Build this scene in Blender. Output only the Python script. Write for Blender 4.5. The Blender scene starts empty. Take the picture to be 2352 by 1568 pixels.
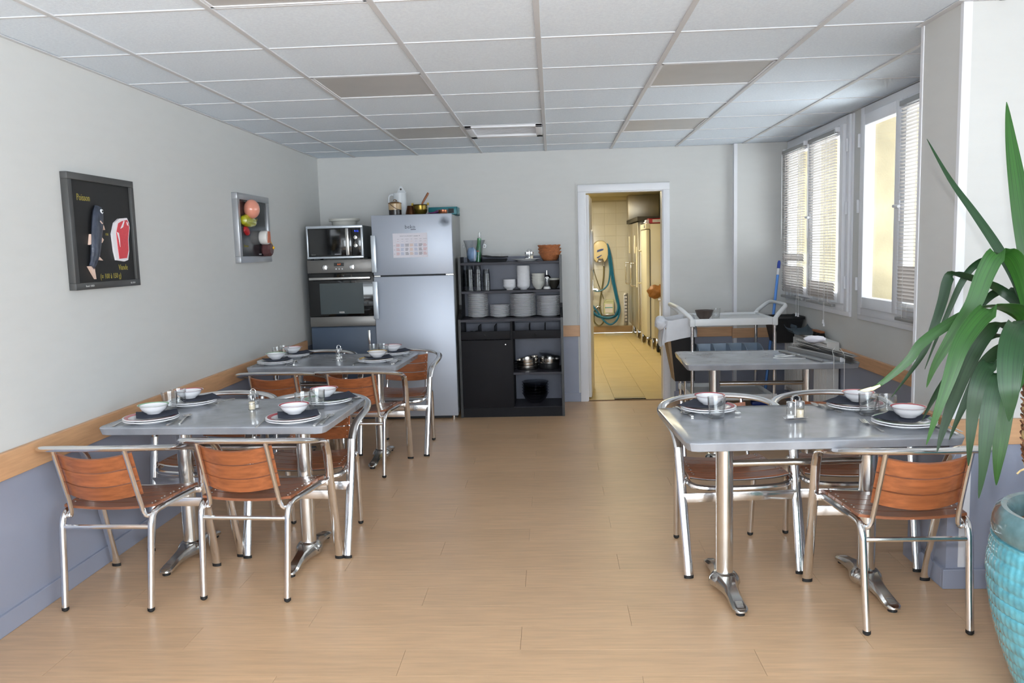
import bpy, bmesh, math, random
from mathutils import Vector, Matrix
random.seed(7)
PI = math.pi
C = bpy.context.scene.collection
S = bpy.context.scene

# ------------------------------------------------------------------ camera, world, lights, exposure
cam_d = bpy.data.cameras.new('camera'); cam = bpy.data.objects.new('camera', cam_d); C.objects.link(cam)
Rr = Vector((0.9983947, 0.0496184, -0.0273136)); Rd = Vector((-0.0215880, -0.1124677, -0.9934208)); Rf = Vector((-0.0523638, 0.9924158, -0.1112160))
CAM = Vector((1.84197, -3.04623, 1.45515))
cam.matrix_world = Matrix(((Rr.x, -Rd.x, -Rf.x, CAM.x), (Rr.y, -Rd.y, -Rf.y, CAM.y), (Rr.z, -Rd.z, -Rf.z, CAM.z), (0, 0, 0, 1)))
cam_d.sensor_fit = 'HORIZONTAL'; cam_d.sensor_width = 36.0
cam_d.lens = 1861.43 / 2352 * 36.0
cam_d.clip_start = 0.02; cam_d.clip_end = 200
S.camera = cam

w = bpy.data.worlds.new('world'); S.world = w; w.use_nodes = True
w.node_tree.nodes['Background'].inputs[0].default_value = (0.87, 0.945, 1.0, 1)
w.node_tree.nodes['Background'].inputs[1].default_value = 9.0

def lamp(name, kind, loc, energy, color=(1, 1, 1), size=1.0, size_y=None, aim=None, **kw):
    d = bpy.data.lights.new(name, kind); d.energy = energy; d.color = color
    if kind == 'AREA':
        d.size = size
        if size_y: d.shape = 'RECTANGLE'; d.size_y = size_y
    elif kind in ('POINT', 'SPOT'): d.shadow_soft_size = size
    for k, v in kw.items(): setattr(d, k, v)
    o = bpy.data.objects.new(name, d); C.objects.link(o); o.location = loc
    if aim is not None: o.rotation_euler = (Vector(aim) - Vector(loc)).to_track_quat('-Z', 'Y').to_euler()
    return o
# the photographer's flash, just above the lens
lamp('camera_flash', 'SPOT', (1.90, -3.02, 1.66), 160, (0.92, 0.965, 1.0), 0.035, aim=(1.95, 3.0, 1.35), spot_size=math.radians(105), spot_blend=0.6)
# fill light added behind the camera, tilted up to lift room and ceiling
lamp('rear_fill_light', 'AREA', (1.8, -6.15, 1.35), 165, (0.84, 0.93, 1.0), 3.6, 1.7, aim=(1.8, 0, 4.6))
# fill light added at the unseen side opening, aimed up to brighten the ceiling
lamp('side_fill_light', 'AREA', (3.96, -4.1, 1.25), 240, (0.86, 0.94, 1.0), 3.2, 2.0, aim=(1.2, -2.2, 3.9))
# unseen sun, added so the ground outside glows up through windows onto the ceiling
lamp('sun', 'SUN', (0, 0, 8), 100, (1.0, 0.98, 0.94), aim=(3.2, -1.5, 0), angle=math.radians(0.5))
# kitchen ceiling lamps
lamp('kitchen_lamp_daylight', 'AREA', (2.5, 6.6, 2.30), 42, (1.0, 0.90, 0.62), 1.2, 0.25, aim=(2.5, 6.6, 0))
lamp('kitchen_lamp_deep', 'AREA', (2.3, 9.2, 2.30), 70, (1.0, 0.91, 0.66), 0.25, 1.2, aim=(2.3, 9.2, 0))

S.view_settings.view_transform = 'Standard'; S.view_settings.look = 'None'
S.view_settings.gamma = 1.0; S.view_settings.use_curve_mapping = False
S.view_settings.exposure = -0.66
try:
    S.cycles.max_bounces = 10; S.cycles.diffuse_bounces = 5; S.cycles.glossy_bounces = 4; S.cycles.transparent_max_bounces = 24
    S.cycles.transmission_bounces = 8; S.cycles.sample_clamp_indirect = 6.0
except Exception: pass

# ------------------------------------------------------------------ materials
def lin(r, g, b):
    f = lambda c: (c / 255 / 12.92) if c <= 10 else ((c / 255 + 0.055) / 1.055) ** 2.4
    return (f(r), f(g), f(b), 1)
M = {}
def mat(name, col, rough=0.5, metal=0.0, var=0.06, scale=6.0, stretch=(1, 1, 1), bump=0.0, bscale=60.0, spec=0.5, coat=0.0, emit=None, estr=0.0, rnd=0.0, trans=0.0, alpha=1.0, rvar=0.0, aniso=0.0):
    m = bpy.data.materials.new(name); m.use_nodes = True; nt = m.node_tree; N = nt.nodes; L = nt.links
    b = N['Principled BSDF']; b.inputs['Roughness'].default_value = rough; b.inputs['Metallic'].default_value = metal
    b.inputs['Specular IOR Level'].default_value = spec; b.inputs['Coat Weight'].default_value = coat
    b.inputs['Coat Roughness'].default_value = 0.12
    b.inputs['Transmission Weight'].default_value = trans; b.inputs['Alpha'].default_value = alpha
    if aniso: b.inputs['Anisotropic'].default_value = aniso
    tc = N.new('ShaderNodeTexCoord'); mp = N.new('ShaderNodeMapping'); mp.inputs['Scale'].default_value = stretch
    vec = tc.outputs['Object']
    if rnd > 0:
        oi = N.new('ShaderNodeObjectInfo'); ad = N.new('ShaderNodeVectorMath'); ad.operation = 'MULTIPLY_ADD'
        L.new(oi.outputs['Random'], ad.inputs[0]); ad.inputs[1].default_value = (13.7, 7.3, 5.1); L.new(vec, ad.inputs[2]); vec = ad.outputs[0]
    L.new(vec, mp.inputs[0])
    nz = N.new('ShaderNodeTexNoise'); nz.inputs['Scale'].default_value = scale; nz.inputs['Detail'].default_value = 5
    L.new(mp.outputs[0], nz.inputs[0])
    rp = N.new('ShaderNodeValToRGB'); rp.color_ramp.elements[0].position = 0.3; rp.color_ramp.elements[1].position = 0.7
    rp.color_ramp.elements[0].color = tuple(c * (1 - var) for c in col[:3]) + (1,)
    rp.color_ramp.elements[1].color = tuple(min(1, c * (1 + var)) for c in col[:3]) + (1,)
    L.new(nz.outputs[0], rp.inputs[0]); out = rp.outputs[0]
    if rnd > 0:
        hs = N.new('ShaderNodeHueSaturation'); mr = N.new('ShaderNodeMapRange'); mr.inputs['To Min'].default_value = 1 - rnd; mr.inputs['To Max'].default_value = 1 + rnd
        L.new(oi.outputs['Random'], mr.inputs['Value']); L.new(mr.outputs[0], hs.inputs['Value']); L.new(out, hs.inputs['Color']); out = hs.outputs[0]
    L.new(out, b.inputs['Base Color'])
    if rvar:
        mr2 = N.new('ShaderNodeMapRange'); mr2.inputs['To Min'].default_value = max(0.02, rough - rvar); mr2.inputs['To Max'].default_value = rough + rvar
        L.new(nz.outputs[0], mr2.inputs['Value']); L.new(mr2.outputs[0], b.inputs['Roughness'])
    if bump > 0:
        n2 = N.new('ShaderNodeTexNoise'); n2.inputs['Scale'].default_value = bscale; n2.inputs['Detail'].default_value = 3
        L.new(mp.outputs[0], n2.inputs[0]); bp = N.new('ShaderNodeBump'); bp.inputs['Strength'].default_value = bump; bp.inputs['Distance'].default_value = 0.004
        L.new(n2.outputs[0], bp.inputs['Height']); L.new(bp.outputs[0], b.inputs['Normal'])
    if emit: b.inputs['Emission Color'].default_value = emit; b.inputs['Emission Strength'].default_value = estr
    M[name] = m; return m
def glass(name, tint=(1, 1, 1), refl=0.5, edge=0.35, dark=None):
    # thin clear walls: mostly see-through, mirror-like towards grazing angles
    m = bpy.data.materials.new(name); m.use_nodes = True; nt = m.node_tree; N = nt.nodes; L = nt.links
    N.remove(N['Principled BSDF']); o = N['Material Output']
    t = N.new('ShaderNodeBsdfTransparent'); g = N.new('ShaderNodeBsdfGlossy'); g.inputs['Roughness'].default_value = 0.03
    lw = N.new('ShaderNodeLayerWeight'); lw.inputs['Blend'].default_value = 0.5
    nz = N.new('ShaderNodeTexNoise'); nz.inputs['Scale'].default_value = 3
    cr = N.new('ShaderNodeValToRGB'); cr.color_ramp.elements[0].color = tint + (1,); cr.color_ramp.elements[1].color = tuple(c * 0.97 for c in tint) + (1,)
    L.new(nz.outputs[0], cr.inputs[0])
    p2 = N.new('ShaderNodeMath'); p2.operation = 'POWER'; p2.inputs[1].default_value = 3.5; L.new(lw.outputs['Facing'], p2.inputs[0])
    mc = N.new('ShaderNodeMix'); mc.data_type = 'RGBA'; L.new(p2.outputs[0], mc.inputs[0]); L.new(cr.outputs[0], mc.inputs[6]); mc.inputs[7].default_value = (dark or (tint[0] * .80, tint[1] * .81, tint[2] * .82)) + (1,)
    L.new(mc.outputs[2], t.inputs[0])
    mu = N.new('ShaderNodeMath'); mu.operation = 'MULTIPLY'; mu.inputs[1].default_value = refl
    pw = N.new('ShaderNodeMath'); pw.operation = 'POWER'; pw.inputs[1].default_value = 2.2; L.new(lw.outputs['Facing'], pw.inputs[0])
    ad = N.new('ShaderNodeMath'); ad.operation = 'ADD'; ad.inputs[1].default_value = 0.07; L.new(pw.outputs[0], ad.inputs[0])
    L.new(ad.outputs[0], mu.inputs[0]); mx = N.new('ShaderNodeMixShader')
    L.new(mu.outputs[0], mx.inputs[0]); L.new(t.outputs[0], mx.inputs[1]); L.new(g.outputs[0], mx.inputs[2]); L.new(mx.outputs[0], o.inputs[0])
    M[name] = m; return m

mat('wall_paint', lin(206, 206, 204), 0.55, var=0.012, scale=2, bump=0.10, bscale=70, stretch=(3, 3, 12), spec=0.4)
mat('blue_paint', lin(149, 154, 171), 0.42, var=0.03, scale=3, bump=0.05, bscale=90, spec=0.4)
mat('rail_wood', lin(203, 158, 118), 0.45, var=0.10, scale=5, stretch=(1.2, 1.2, 14))
mat('white_trim', lin(232, 233, 238), 0.35, var=0.01)
mat('ceiling_tile', lin(230, 240, 252), 0.9, var=0.05, scale=90, bump=0.5, bscale=180, rnd=0.012)
mat('grid_metal', lin(208, 209, 212), 0.45, var=0.02)
mat('diffuser', lin(190, 188, 186), 0.4, var=0.03, bump=0.1, bscale=300)
mat('plank', lin(200, 165, 130), 0.36, var=0.10, scale=7, stretch=(0.8, 9, 1), bump=0.04, bscale=40, rnd=0.045, spec=0.5, rvar=0.06)
mat('joint_dark', lin(120, 92, 66), 0.8)
mat('slat_wood', lin(152, 88, 52), 0.33, var=0.26, scale=7, stretch=(0.8, 10, 10), coat=0.35, rnd=0.07)
mat('seat_wood', lin(134, 82, 55), 0.34, var=0.26, scale=7, stretch=(0.8, 10, 10), coat=0.35, rnd=0.07)
mat('aluminium', (0.86, 0.86, 0.87, 1), 0.17, 1.0, var=0.04, scale=30, rvar=0.06)
mat('steel', (0.74, 0.73, 0.71, 1), 0.2, 1.0, var=0.05, scale=20)
mat('dark_steel', (0.42, 0.41, 0.40, 1), 0.22, 1.0, var=0.15, scale=14, rvar=0.06)
mat('steel_brushed', (0.60, 0.58, 0.55, 1), 0.34, 1.0, var=0.06, scale=20, stretch=(1, 1, 30))
mat('cast_metal', (0.62, 0.61, 0.59, 1), 0.17, 1.0, var=0.06, scale=12)
mat('black_rubber', lin(22, 22, 24), 0.6)
mat('table_laminate', lin(150, 153, 160), 0.16, spec=0.7, var=0.14, scale=9, rnd=0.0, rvar=0.07)
mat('china', lin(240, 240, 244), 0.12, var=0.005, coat=0.4)
mat('china_foot', lin(196, 204, 218), 0.2, var=0.02)
mat('band_red', lin(176, 70, 80), 0.2, var=0.05); mat('band_green', lin(140, 184, 142), 0.2, var=0.05)
mat('band_yellow', lin(208, 164, 40), 0.2, var=0.05); mat('band_pink', lin(206, 118, 122), 0.2, var=0.05)
mat('napkin_navy', lin(42, 48, 66), 0.9, var=0.10, scale=40, bump=0.4, bscale=250)
mat('napkin_black', lin(22, 24, 28), 0.95, var=0.15, scale=30)
mat('pepper_grain', lin(228, 215, 190), 0.8, var=0.12, scale=200); mat('salt_grain', lin(245, 245, 245), 0.8, var=0.05, scale=200)
mat('chrome', (0.88, 0.88, 0.89, 1), 0.07, 1.0, var=0.01)
mat('fridge_silver', lin(178, 184, 196), 0.46, 0.45, var=0.015, scale=3)
mat('fridge_side', lin(150, 150, 148), 0.4, 0.1, var=0.02)
mat('dark_gap', lin(40, 42, 46), 0.6)
mat('paper', lin(226, 222, 230), 0.7, var=0.01)
mat('print_dark', lin(90, 90, 100), 0.8); mat('print_red', lin(206, 150, 150), 0.8); mat('print_blue', lin(150, 165, 195), 0.8); mat('print_orange', lin(214, 172, 140), 0.8)
mat('print_light', lin(205, 202, 196), 0.6)
mat('smudge', lin(96, 102, 112), 0.7, var=0.3, scale=30)
def fade(m):
    nt = m.node_tree; N = nt.nodes; L = nt.links; b = N['Principled BSDF']
    tc = N.new('ShaderNodeTexCoord'); mp = N.new('ShaderNodeMapping'); mp.inputs['Location'].default_value = (-1, 0, -1); mp.inputs['Scale'].default_value = (2, 0, 2)
    L.new(tc.outputs['Generated'], mp.inputs[0]); gr = N.new('ShaderNodeTexGradient'); gr.gradient_type = 'SPHERICAL'; L.new(mp.outputs[0], gr.inputs[0])
    nz = N.new('ShaderNodeTexNoise'); nz.inputs['Scale'].default_value = 22; L.new(tc.outputs['Object'], nz.inputs[0])
    mu = N.new('ShaderNodeMath'); mu.operation = 'MULTIPLY'; L.new(gr.outputs['Fac'], mu.inputs[0]); L.new(nz.outputs[0], mu.inputs[1])
    m2 = N.new('ShaderNodeMath'); m2.operation = 'MULTIPLY'; m2.inputs[1].default_value = 1.5; m2.use_clamp = True; L.new(mu.outputs[0], m2.inputs[0]); L.new(m2.outputs[0], b.inputs['Alpha'])
fade(M['smudge'])
mat('cabinet_blue', lin(70, 84, 104), 0.45, var=0.03)
mat('oven_steel', (0.20, 0.19, 0.18, 1), 0.40, 0.6, var=0.03, scale=6)
mat('black_glass', lin(10, 11, 13), 0.06, var=0.02, coat=0.6)
mat('oven_window', lin(56, 66, 68), 0.10, var=0.02, coat=0.5)
mat('mw_silver', lin(205, 212, 220), 0.3, 0.5, var=0.01); mat('mw_side', lin(118, 124, 126), 0.35, 0.5, var=0.03)
mat('led_blue', lin(40, 70, 220), 0.5, emit=lin(50, 80, 255), estr=2.5); mat('led_orange', lin(200, 90, 30), 0.5, emit=lin(230, 110, 40), estr=1.2)
mat('white_mark', lin(220, 222, 225), 0.5)
mat('tub_plastic', lin(196, 196, 190), 0.45, var=0.03)
mat('enamel_white', lin(220, 224, 228), 0.18, var=0.04, scale=8); mat('enamel_chip', lin(70, 62, 58), 0.6, var=0.2)
mat('pot_brown', lin(120, 88, 52), 0.25, var=0.12, scale=8); mat('pot_cream', lin(196, 168, 130), 0.25, var=0.1); mat('pot_dark', lin(44, 38, 38), 0.25, var=0.2)
mat('copper', lin(150, 92, 66), 0.28, 0.85, var=0.15, scale=12); mat('copper_dark', lin(92, 58, 36), 0.35, 0.7, var=0.2, scale=12)
mat('brass', lin(118, 100, 44), 0.25, 0.85, var=0.15, scale=12); mat('pestle_wood', lin(138, 82, 46), 0.45, var=0.1)
mat('teal_plastic', lin(18, 110, 120), 0.4, var=0.05); mat('purple_cloth', lin(124, 40, 120), 0.7, var=0.1)
mat('hutch', lin(30, 29, 32), 0.6, var=0.05, scale=14, spec=0.15); mat('hutch_back', lin(84, 88, 104), 0.45, var=0.06, scale=8)
mat('hutch_shelf', lin(54, 53, 61), 0.5, var=0.05, scale=14, spec=0.3)
mat('hutch_edge', lin(17, 18, 21), 0.4)
mat('wicker', lin(170, 104, 62), 0.6, var=0.28, scale=50, stretch=(1, 1, 3), bump=0.8, bscale=120)
mat('blue_cloth', lin(150, 180, 215), 0.8, var=0.12, scale=20); mat('green_glass', lin(70, 150, 95), 0.1, var=0.1, coat=0.6, trans=0.35)
mat('bowl_dark', lin(54, 52, 48), 0.25, var=0.1); mat('bowl_brown', lin(82, 72, 68), 0.22, var=0.08); mat('bowl_grey', lin(206, 206, 200), 0.25, var=0.03)
mat('pan_steel', (0.52, 0.49, 0.45, 1), 0.2, 1.0, var=0.1, scale=8)
mat('frame_dark', lin(86, 86, 86), 0.4, 0.5, var=0.05); mat('frame_silver', lin(176, 178, 182), 0.3, 0.7, var=0.06)
mat('board_black', lin(24, 24, 25), 0.55, var=0.06); mat('board_gloss', lin(34, 36, 40), 0.16, var=0.08)
mat('fish_skin', lin(54, 60, 74), 0.28, var=0.45, scale=22, stretch=(1, 2.2, 1), bump=0.6, bscale=40); mat('fin_pink', lin(226, 196, 180), 0.5, var=0.08)
mat('fish_eye', lin(230, 232, 235), 0.3); mat('meat_red', lin(206, 66, 76), 0.45, var=0.09, scale=90); mat('meat_fat', lin(236, 232, 236), 0.4, var=0.04)
mat('chalk_yellow', lin(150, 138, 62), 0.8, var=0.15, scale=100); mat('chalk_white', lin(190, 190, 190), 0.8)
mat('egg_pink', lin(226, 150, 128), 0.2, var=0.02, coat=0.4); mat('pear_green', lin(170, 170, 22), 0.2, var=0.05, coat=0.5)
mat('berry_red', lin(170, 30, 34), 0.4, var=0.1); mat('cake_brown', lin(84, 52, 52), 0.4, var=0.12); mat('cream_yellow', lin(228, 176, 20), 0.4, var=0.05); mat('cheese', lin(232, 230, 226), 0.4, var=0.03); mat('salmon', lin(196, 110, 78), 0.45, var=0.1)
mat('leaf_green', lin(42, 92, 30), 0.40, var=0.0, spec=0.35, rnd=0.16); mat('leaf_dark', lin(34, 68, 36), 0.42, var=0.0, spec=0.35, rnd=0.16)
def streak(m, c1, c2):
    nt = m.node_tree; N = nt.nodes; L = nt.links
    nz = [n for n in N if n.type == 'TEX_NOISE'][0]; rp = [n for n in N if n.type == 'VALTORGB'][0]; mp = [n for n in N if n.type == 'MAPPING'][0]
    tc = [n for n in N if n.type == 'TEX_COORD'][0]; L.new(tc.outputs['UV'], mp.inputs[0]); mp.inputs['Scale'].default_value = (9, 1.2, 1); nz.inputs['Scale'].default_value = 2.2
    rp.color_ramp.elements[0].color = c1; rp.color_ramp.elements[1].color = c2
streak(M['leaf_green'], lin(26, 62, 20), lin(44, 90, 30)); streak(M['leaf_dark'], lin(20, 46, 24), lin(34, 66, 36))
mat('leaf_dry', lin(240, 222, 170), 0.6, var=0.08)
mat('trunk', lin(206, 180, 132), 0.7, var=0.35, scale=26, bump=0.6, bscale=50); mat('trunk_scar', lin(120, 78, 54), 0.8, var=0.25, scale=30)
mat('glaze', lin(96, 172, 188), 0.12, var=0.26, scale=26, coat=0.8, bump=0.04, bscale=30); mat('glaze_rim', lin(98, 132, 138), 0.14, var=0.34, scale=14, coat=0.8); mat('soil', lin(120, 84, 60), 0.95, var=0.3, scale=60, bump=0.8, bscale=60)
mat('blind_slat', lin(206, 200, 196), 0.45, var=0.02); mat('blind_rail', lin(150, 150, 150), 0.35, 0.4, var=0.03); mat('cord', lin(226, 226, 226), 0.7)
mat('stucco', lin(158, 146, 118), 0.95, var=0.22, scale=4, bump=0.6, bscale=40); mat('ground', lin(196, 200, 204), 0.95, var=0.1)
mat('trolley_white', lin(226, 228, 230), 0.4, var=0.02); mat('bag', lin(224, 226, 232), 0.5, var=0.05, scale=10, bump=0.9, bscale=18, alpha=0.93); mat('bin_black', lin(24, 24, 26), 0.45, var=0.1); mat('bin_tan', lin(158, 132, 100), 0.6, var=0.06)
mat('tray_blue', lin(150, 168, 188), 0.45, var=0.04); mat('mop_blue', lin(86, 146, 226), 0.35, var=0.04); mat('mop_dark', lin(38, 66, 160), 0.4); mat('dustpan', lin(76, 88, 98), 0.4, var=0.06)
mat('bristle', lin(28, 28, 28), 0.9, var=0.3, scale=60); mat('radiator', lin(226, 226, 224), 0.4, var=0.01)
mat('ktile', lin(216, 212, 200), 0.10, var=0.015, coat=0.3, rnd=0.01); mat('grout', lin(186, 178, 156), 0.9); mat('kfloor', lin(196, 174, 122), 0.34, var=0.05, scale=5, rnd=0.02); mat('kskirt', lin(150, 122, 86), 0.5, var=0.06)
mat('kitchen_paint', lin(206, 196, 160), 0.7, var=0.02); mat('kfridge', lin(232, 226, 204), 0.3, var=0.01); mat('ksteel', (0.62, 0.58, 0.50, 1), 0.38, 1.0, var=0.06, scale=10, stretch=(1, 1, 0.3)); mat('dark_board', lin(48, 44, 38), 0.6); mat('binder_red', lin(176, 36, 50), 0.5, var=0.04)
mat('hose_blue', lin(30, 110, 150), 0.35, var=0.08); mat('hose_grey', lin(112, 104, 70), 0.5, var=0.08); mat('reel_cream', lin(230, 214, 176), 0.35, var=0.02); mat('logo_blue', lin(50, 74, 140), 0.5); mat('can_clear', lin(196, 200, 166), 0.4, var=0.04); mat('can_teal', lin(90, 170, 180), 0.5)
mat('paper_bag', lin(150, 100, 52), 0.6, var=0.2, scale=12, bump=1.0, bscale=14)
mat('red_dot', lin(190, 60, 50), 0.5)
glass('clear_glass', (0.985, 0.99, 0.99), 0.95, 0.35); glass('smoke_glass', (0.86, 0.87, 0.88), 0.9, 0.40); glass('pane', (0.97, 0.98, 0.98), 0.30, 0.12, (0.9, 0.92, 0.92)); glass('bucket_clear', (0.93, 0.94, 0.96), 0.7, 0.3)

# ------------------------------------------------------------------ geometry helpers
class MB:
    def __init__(s): s.bm = bmesh.new()
    def box(s, x0, x1, y0, y1, z0, z1, bev=0.0, mtx=None, seg=2):
        r = bmesh.ops.create_cube(s.bm, size=1.0); vs = r['verts']
        for v in vs: v.co = Vector((x0 + (v.co.x + .5) * (x1 - x0), y0 + (v.co.y + .5) * (y1 - y0), z0 + (v.co.z + .5) * (z1 - z0)))
        if bev > 0:
            es = list({e for v in vs for e in v.link_edges})
            rb = bmesh.ops.bevel(s.bm, geom=es, offset=bev, segments=seg, profile=0.5, affect='EDGES')
            vs = list({v for f in rb['faces'] for v in f.verts} | {v for v in vs if v.is_valid})
        if mtx is not None:
            for v in vs: v.co = mtx @ v.co
        return s
    def tube(s, pts, ra, rb=None, n=10, hint=None, closed=False, cap=True):
        rb = rb if rb is not None else ra
        P = [Vector(p) for p in pts]; m = len(P)
        RA = ra if isinstance(ra, (list, tuple)) else [ra] * m; RB = rb if isinstance(rb, (list, tuple)) else [rb] * m
        T = []
        for i in range(m):
            a = P[(i - 1) % m] if (closed or i > 0) else P[i]; b = P[(i + 1) % m] if (closed or i < m - 1) else P[i]
            d = b - a; T.append(d.normalized() if d.length > 1e-9 else Vector((0, 0, 1)))
        u = Vector(hint) if hint else (Vector((0, 0, 1)) if abs(T[0].z) < .9 else Vector((1, 0, 0)))
        rings = []
        for i in range(m):
            u = (u - T[i] * u.dot(T[i]))
            u = u.normalized() if u.length > 1e-6 else T[i].orthogonal().normalized()
            v = T[i].cross(u)
            rings.append([s.bm.verts.new(P[i] + u * (math.cos(2 * PI * k / n) * RA[i]) + v * (math.sin(2 * PI * k / n) * RB[i])) for k in range(n)])
        for i in range(m if closed else m - 1):
            A, B = rings[i], rings[(i + 1) % m]
            for k in range(n): s.bm.faces.new((A[k], A[(k + 1) % n], B[(k + 1) % n], B[k]))
        if cap and not closed:
            s.bm.faces.new(rings[0][::-1]); s.bm.faces.new(rings[-1])
        return s
    def lathe(s, prof, n=32, c=(0, 0, 0), axis='z', fn=None, mtx=None):
        rings = []
        for (r, z) in prof:
            ring = []
            for k in range(n):
                a = 2 * PI * k / n; rr = max(r, 1e-4)
                if fn: rr = fn(rr, z, a)
                p = Vector((rr * math.cos(a), rr * math.sin(a), z))
                if axis == 'y': p = Vector((p.x, p.z, p.y))
                elif axis == 'x': p = Vector((p.z, p.x, p.y))
                if mtx is not None: p = mtx @ p
                ring.append(s.bm.verts.new(p + Vector(c)))
            rings.append(ring)
        for A, B in zip(rings, rings[1:]):
            for k in range(n): s.bm.faces.new((A[k], A[(k + 1) % n], B[(k + 1) % n], B[k]))
        if prof[0][0] <= 1e-3 or True:
            if prof[0] != prof[-1]:
                if prof[0][0] < 2e-3: bmesh.ops.contextual_create(s.bm, geom=rings[0])
                if prof[-1][0] < 2e-3: bmesh.ops.contextual_create(s.bm, geom=rings[-1])
        return s
    def loft(s, secs, cap=True):
        R = [[s.bm.verts.new(Vector(p)) for p in q] for q in secs]; n = len(R[0])
        for A, B in zip(R, R[1:]):
            for k in range(n): s.bm.faces.new((A[k], A[(k + 1) % n], B[(k + 1) % n], B[k]))
        if cap: s.bm.faces.new(R[0][::-1]); s.bm.faces.new(R[-1])
        return s
    def prism(s, poly, d0, d1, plane='xy'):
        f = {'xy': lambda a, b, d: (a, b, d), 'xz': lambda a, b, d: (a, d, b), 'yz': lambda a, b, d: (d, a, b)}[plane]
        return s.loft([[f(a, b, d0) for a, b in poly], [f(a, b, d1) for a, b in poly]])
    def sphere(s, c, r, n=16, sc=(1, 1, 1)):
        rr = bmesh.ops.create_uvsphere(s.bm, u_segments=n, v_segments=max(6, n // 2), radius=1.0)
        for v in rr['verts']: v.co = Vector((c[0] + v.co.x * r * sc[0], c[1] + v.co.y * r * sc[1], c[2] + v.co.z * r * sc[2]))
        return s
    def grid(s, fn, nu, nv, th=None):
        V = [[s.bm.verts.new(Vector(fn(i / nu, j / nv))) for j in range(nv + 1)] for i in range(nu + 1)]
        F = [s.bm.faces.new((V[i][j], V[i + 1][j], V[i + 1][j + 1], V[i][j + 1])) for i in range(nu) for j in range(nv)]
        if th:
            bmesh.ops.recalc_face_normals(s.bm, faces=F); bmesh.ops.solidify(s.bm, geom=F, thickness=th)
        return s
    def xf(s, m):
        for v in s.bm.verts: v.co = m @ v.co
        return s
    def mesh(s, name, smooth=40):
        bmesh.ops.recalc_face_normals(s.bm, faces=s.bm.faces)
        me = bpy.data.meshes.new(name); s.bm.to_mesh(me); s.bm.free()
        if smooth:
            for p in me.polygons: p.use_smooth = True
            try: me.set_sharp_from_angle(angle=math.radians(smooth))
            except Exception: pass
        return me
def cr(pts, sub=6, closed=False):
    P = [Vector(p) for p in pts]; n = len(P); out = []
    for i in range(n if closed else n - 1):
        if closed: a, b, c, d = P[(i - 1) % n], P[i], P[(i + 1) % n], P[(i + 2) % n]
        else: a, b, c, d = P[max(i - 1, 0)], P[i], P[i + 1], P[min(i + 2, n - 1)]
        for k in range(sub):
            t = k / sub
            out.append(0.5 * ((2 * b) + (c - a) * t + (2 * a - 5 * b + 4 * c - d) * t * t + (3 * b - a - 3 * c + d) * t ** 3))
    if not closed: out.append(P[-1])
    return out
def obj(name, mb, m, parent=None, loc=None, smooth=40, label=None):
    me = mb if isinstance(mb, bpy.types.Mesh) else mb.mesh(name, smooth)
    if not me.materials: me.materials.append(M[m])
    o = bpy.data.objects.new(name, me); C.objects.link(o)
    if parent is not None: o.parent = parent
    if loc is not None: o.location = loc
    if label: o['label'] = label
    return o
def tag(o, label, cat, group=None):
    o['label'] = label; o['category'] = cat
    if group: o['group'] = group
    return o
def thing(name, label, cat, loc=(0, 0, 0), rz=0.0, group=None):
    o = bpy.data.objects.new(name, None); C.objects.link(o); o.empty_display_size = 0.05
    o.location = loc; o.rotation_euler = (0, 0, rz)
    return tag(o, label, cat, group)
def struct(name, mb, m, parent=None, smooth=0):
    o = obj(name, mb, m, parent, smooth=smooth)
    if parent is None: o['kind'] = 'structure'
    return o
KIDS = {}
def kids(o): return [c for c in o.children]
def dup(root, loc=None, rz=None, label=None, group=None, rot=None):
    r = root.copy(); C.objects.link(r)
    if loc is not None: r.location = loc
    if rz is not None: r.rotation_euler = (0, 0, rz)
    if rot is not None: r.rotation_euler = rot
    if label: r['label'] = label
    if group: r['group'] = group
    for ch in list(root.children):
        c = ch.copy(); C.objects.link(c); c.parent = r
        for g in list(ch.children):
            d = g.copy(); C.objects.link(d); d.parent = c
    return r
def text(body, size, m, parent, loc, rot=(PI / 2, 0, 0), name='lettering', align='CENTER', shear=0.0, sx=1.0):
    cu = bpy.data.curves.new('lettering', 'FONT'); cu.body = body; cu.size = size; cu.align_x = align; cu.align_y = 'CENTER'; cu.extrude = 0.0004; cu.shear = shear
    cu.resolution_u = 2
    o = bpy.data.objects.new('lettering', cu); C.objects.link(o)
    bpy.context.view_layer.update()
    me = bpy.data.meshes.new_from_object(o.evaluated_get(bpy.context.evaluated_depsgraph_get()))
    bpy.data.objects.remove(o); bpy.data.curves.remove(cu)
    me.materials.clear(); me.materials.append(M[m])
    t = bpy.data.objects.new(name, me); C.objects.link(t); t.parent = parent; t.location = loc; t.rotation_euler = rot; t.scale = (sx, 1, 1)
    return t
ORD = ['top', 'second', 'third', 'fourth', 'fifth', 'sixth', 'seventh', 'eighth', 'ninth', 'tenth', 'eleventh', 'twelfth', 'thirteenth', 'fourteenth', 'fifteenth', 'sixteenth', 'seventeenth', 'eighteenth', 'nineteenth', 'twentieth', 'twenty-first', 'twenty-second', 'twenty-third', 'twenty-fourth', 'twenty-fifth', 'twenty-sixth', 'twenty-seventh', 'twenty-eighth', 'twenty-ninth', 'thirtieth']

# ------------------------------------------------------------------ room shell
H = 2.37; YB = 4.65; XL = -0.36; XR = 4.0
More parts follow.
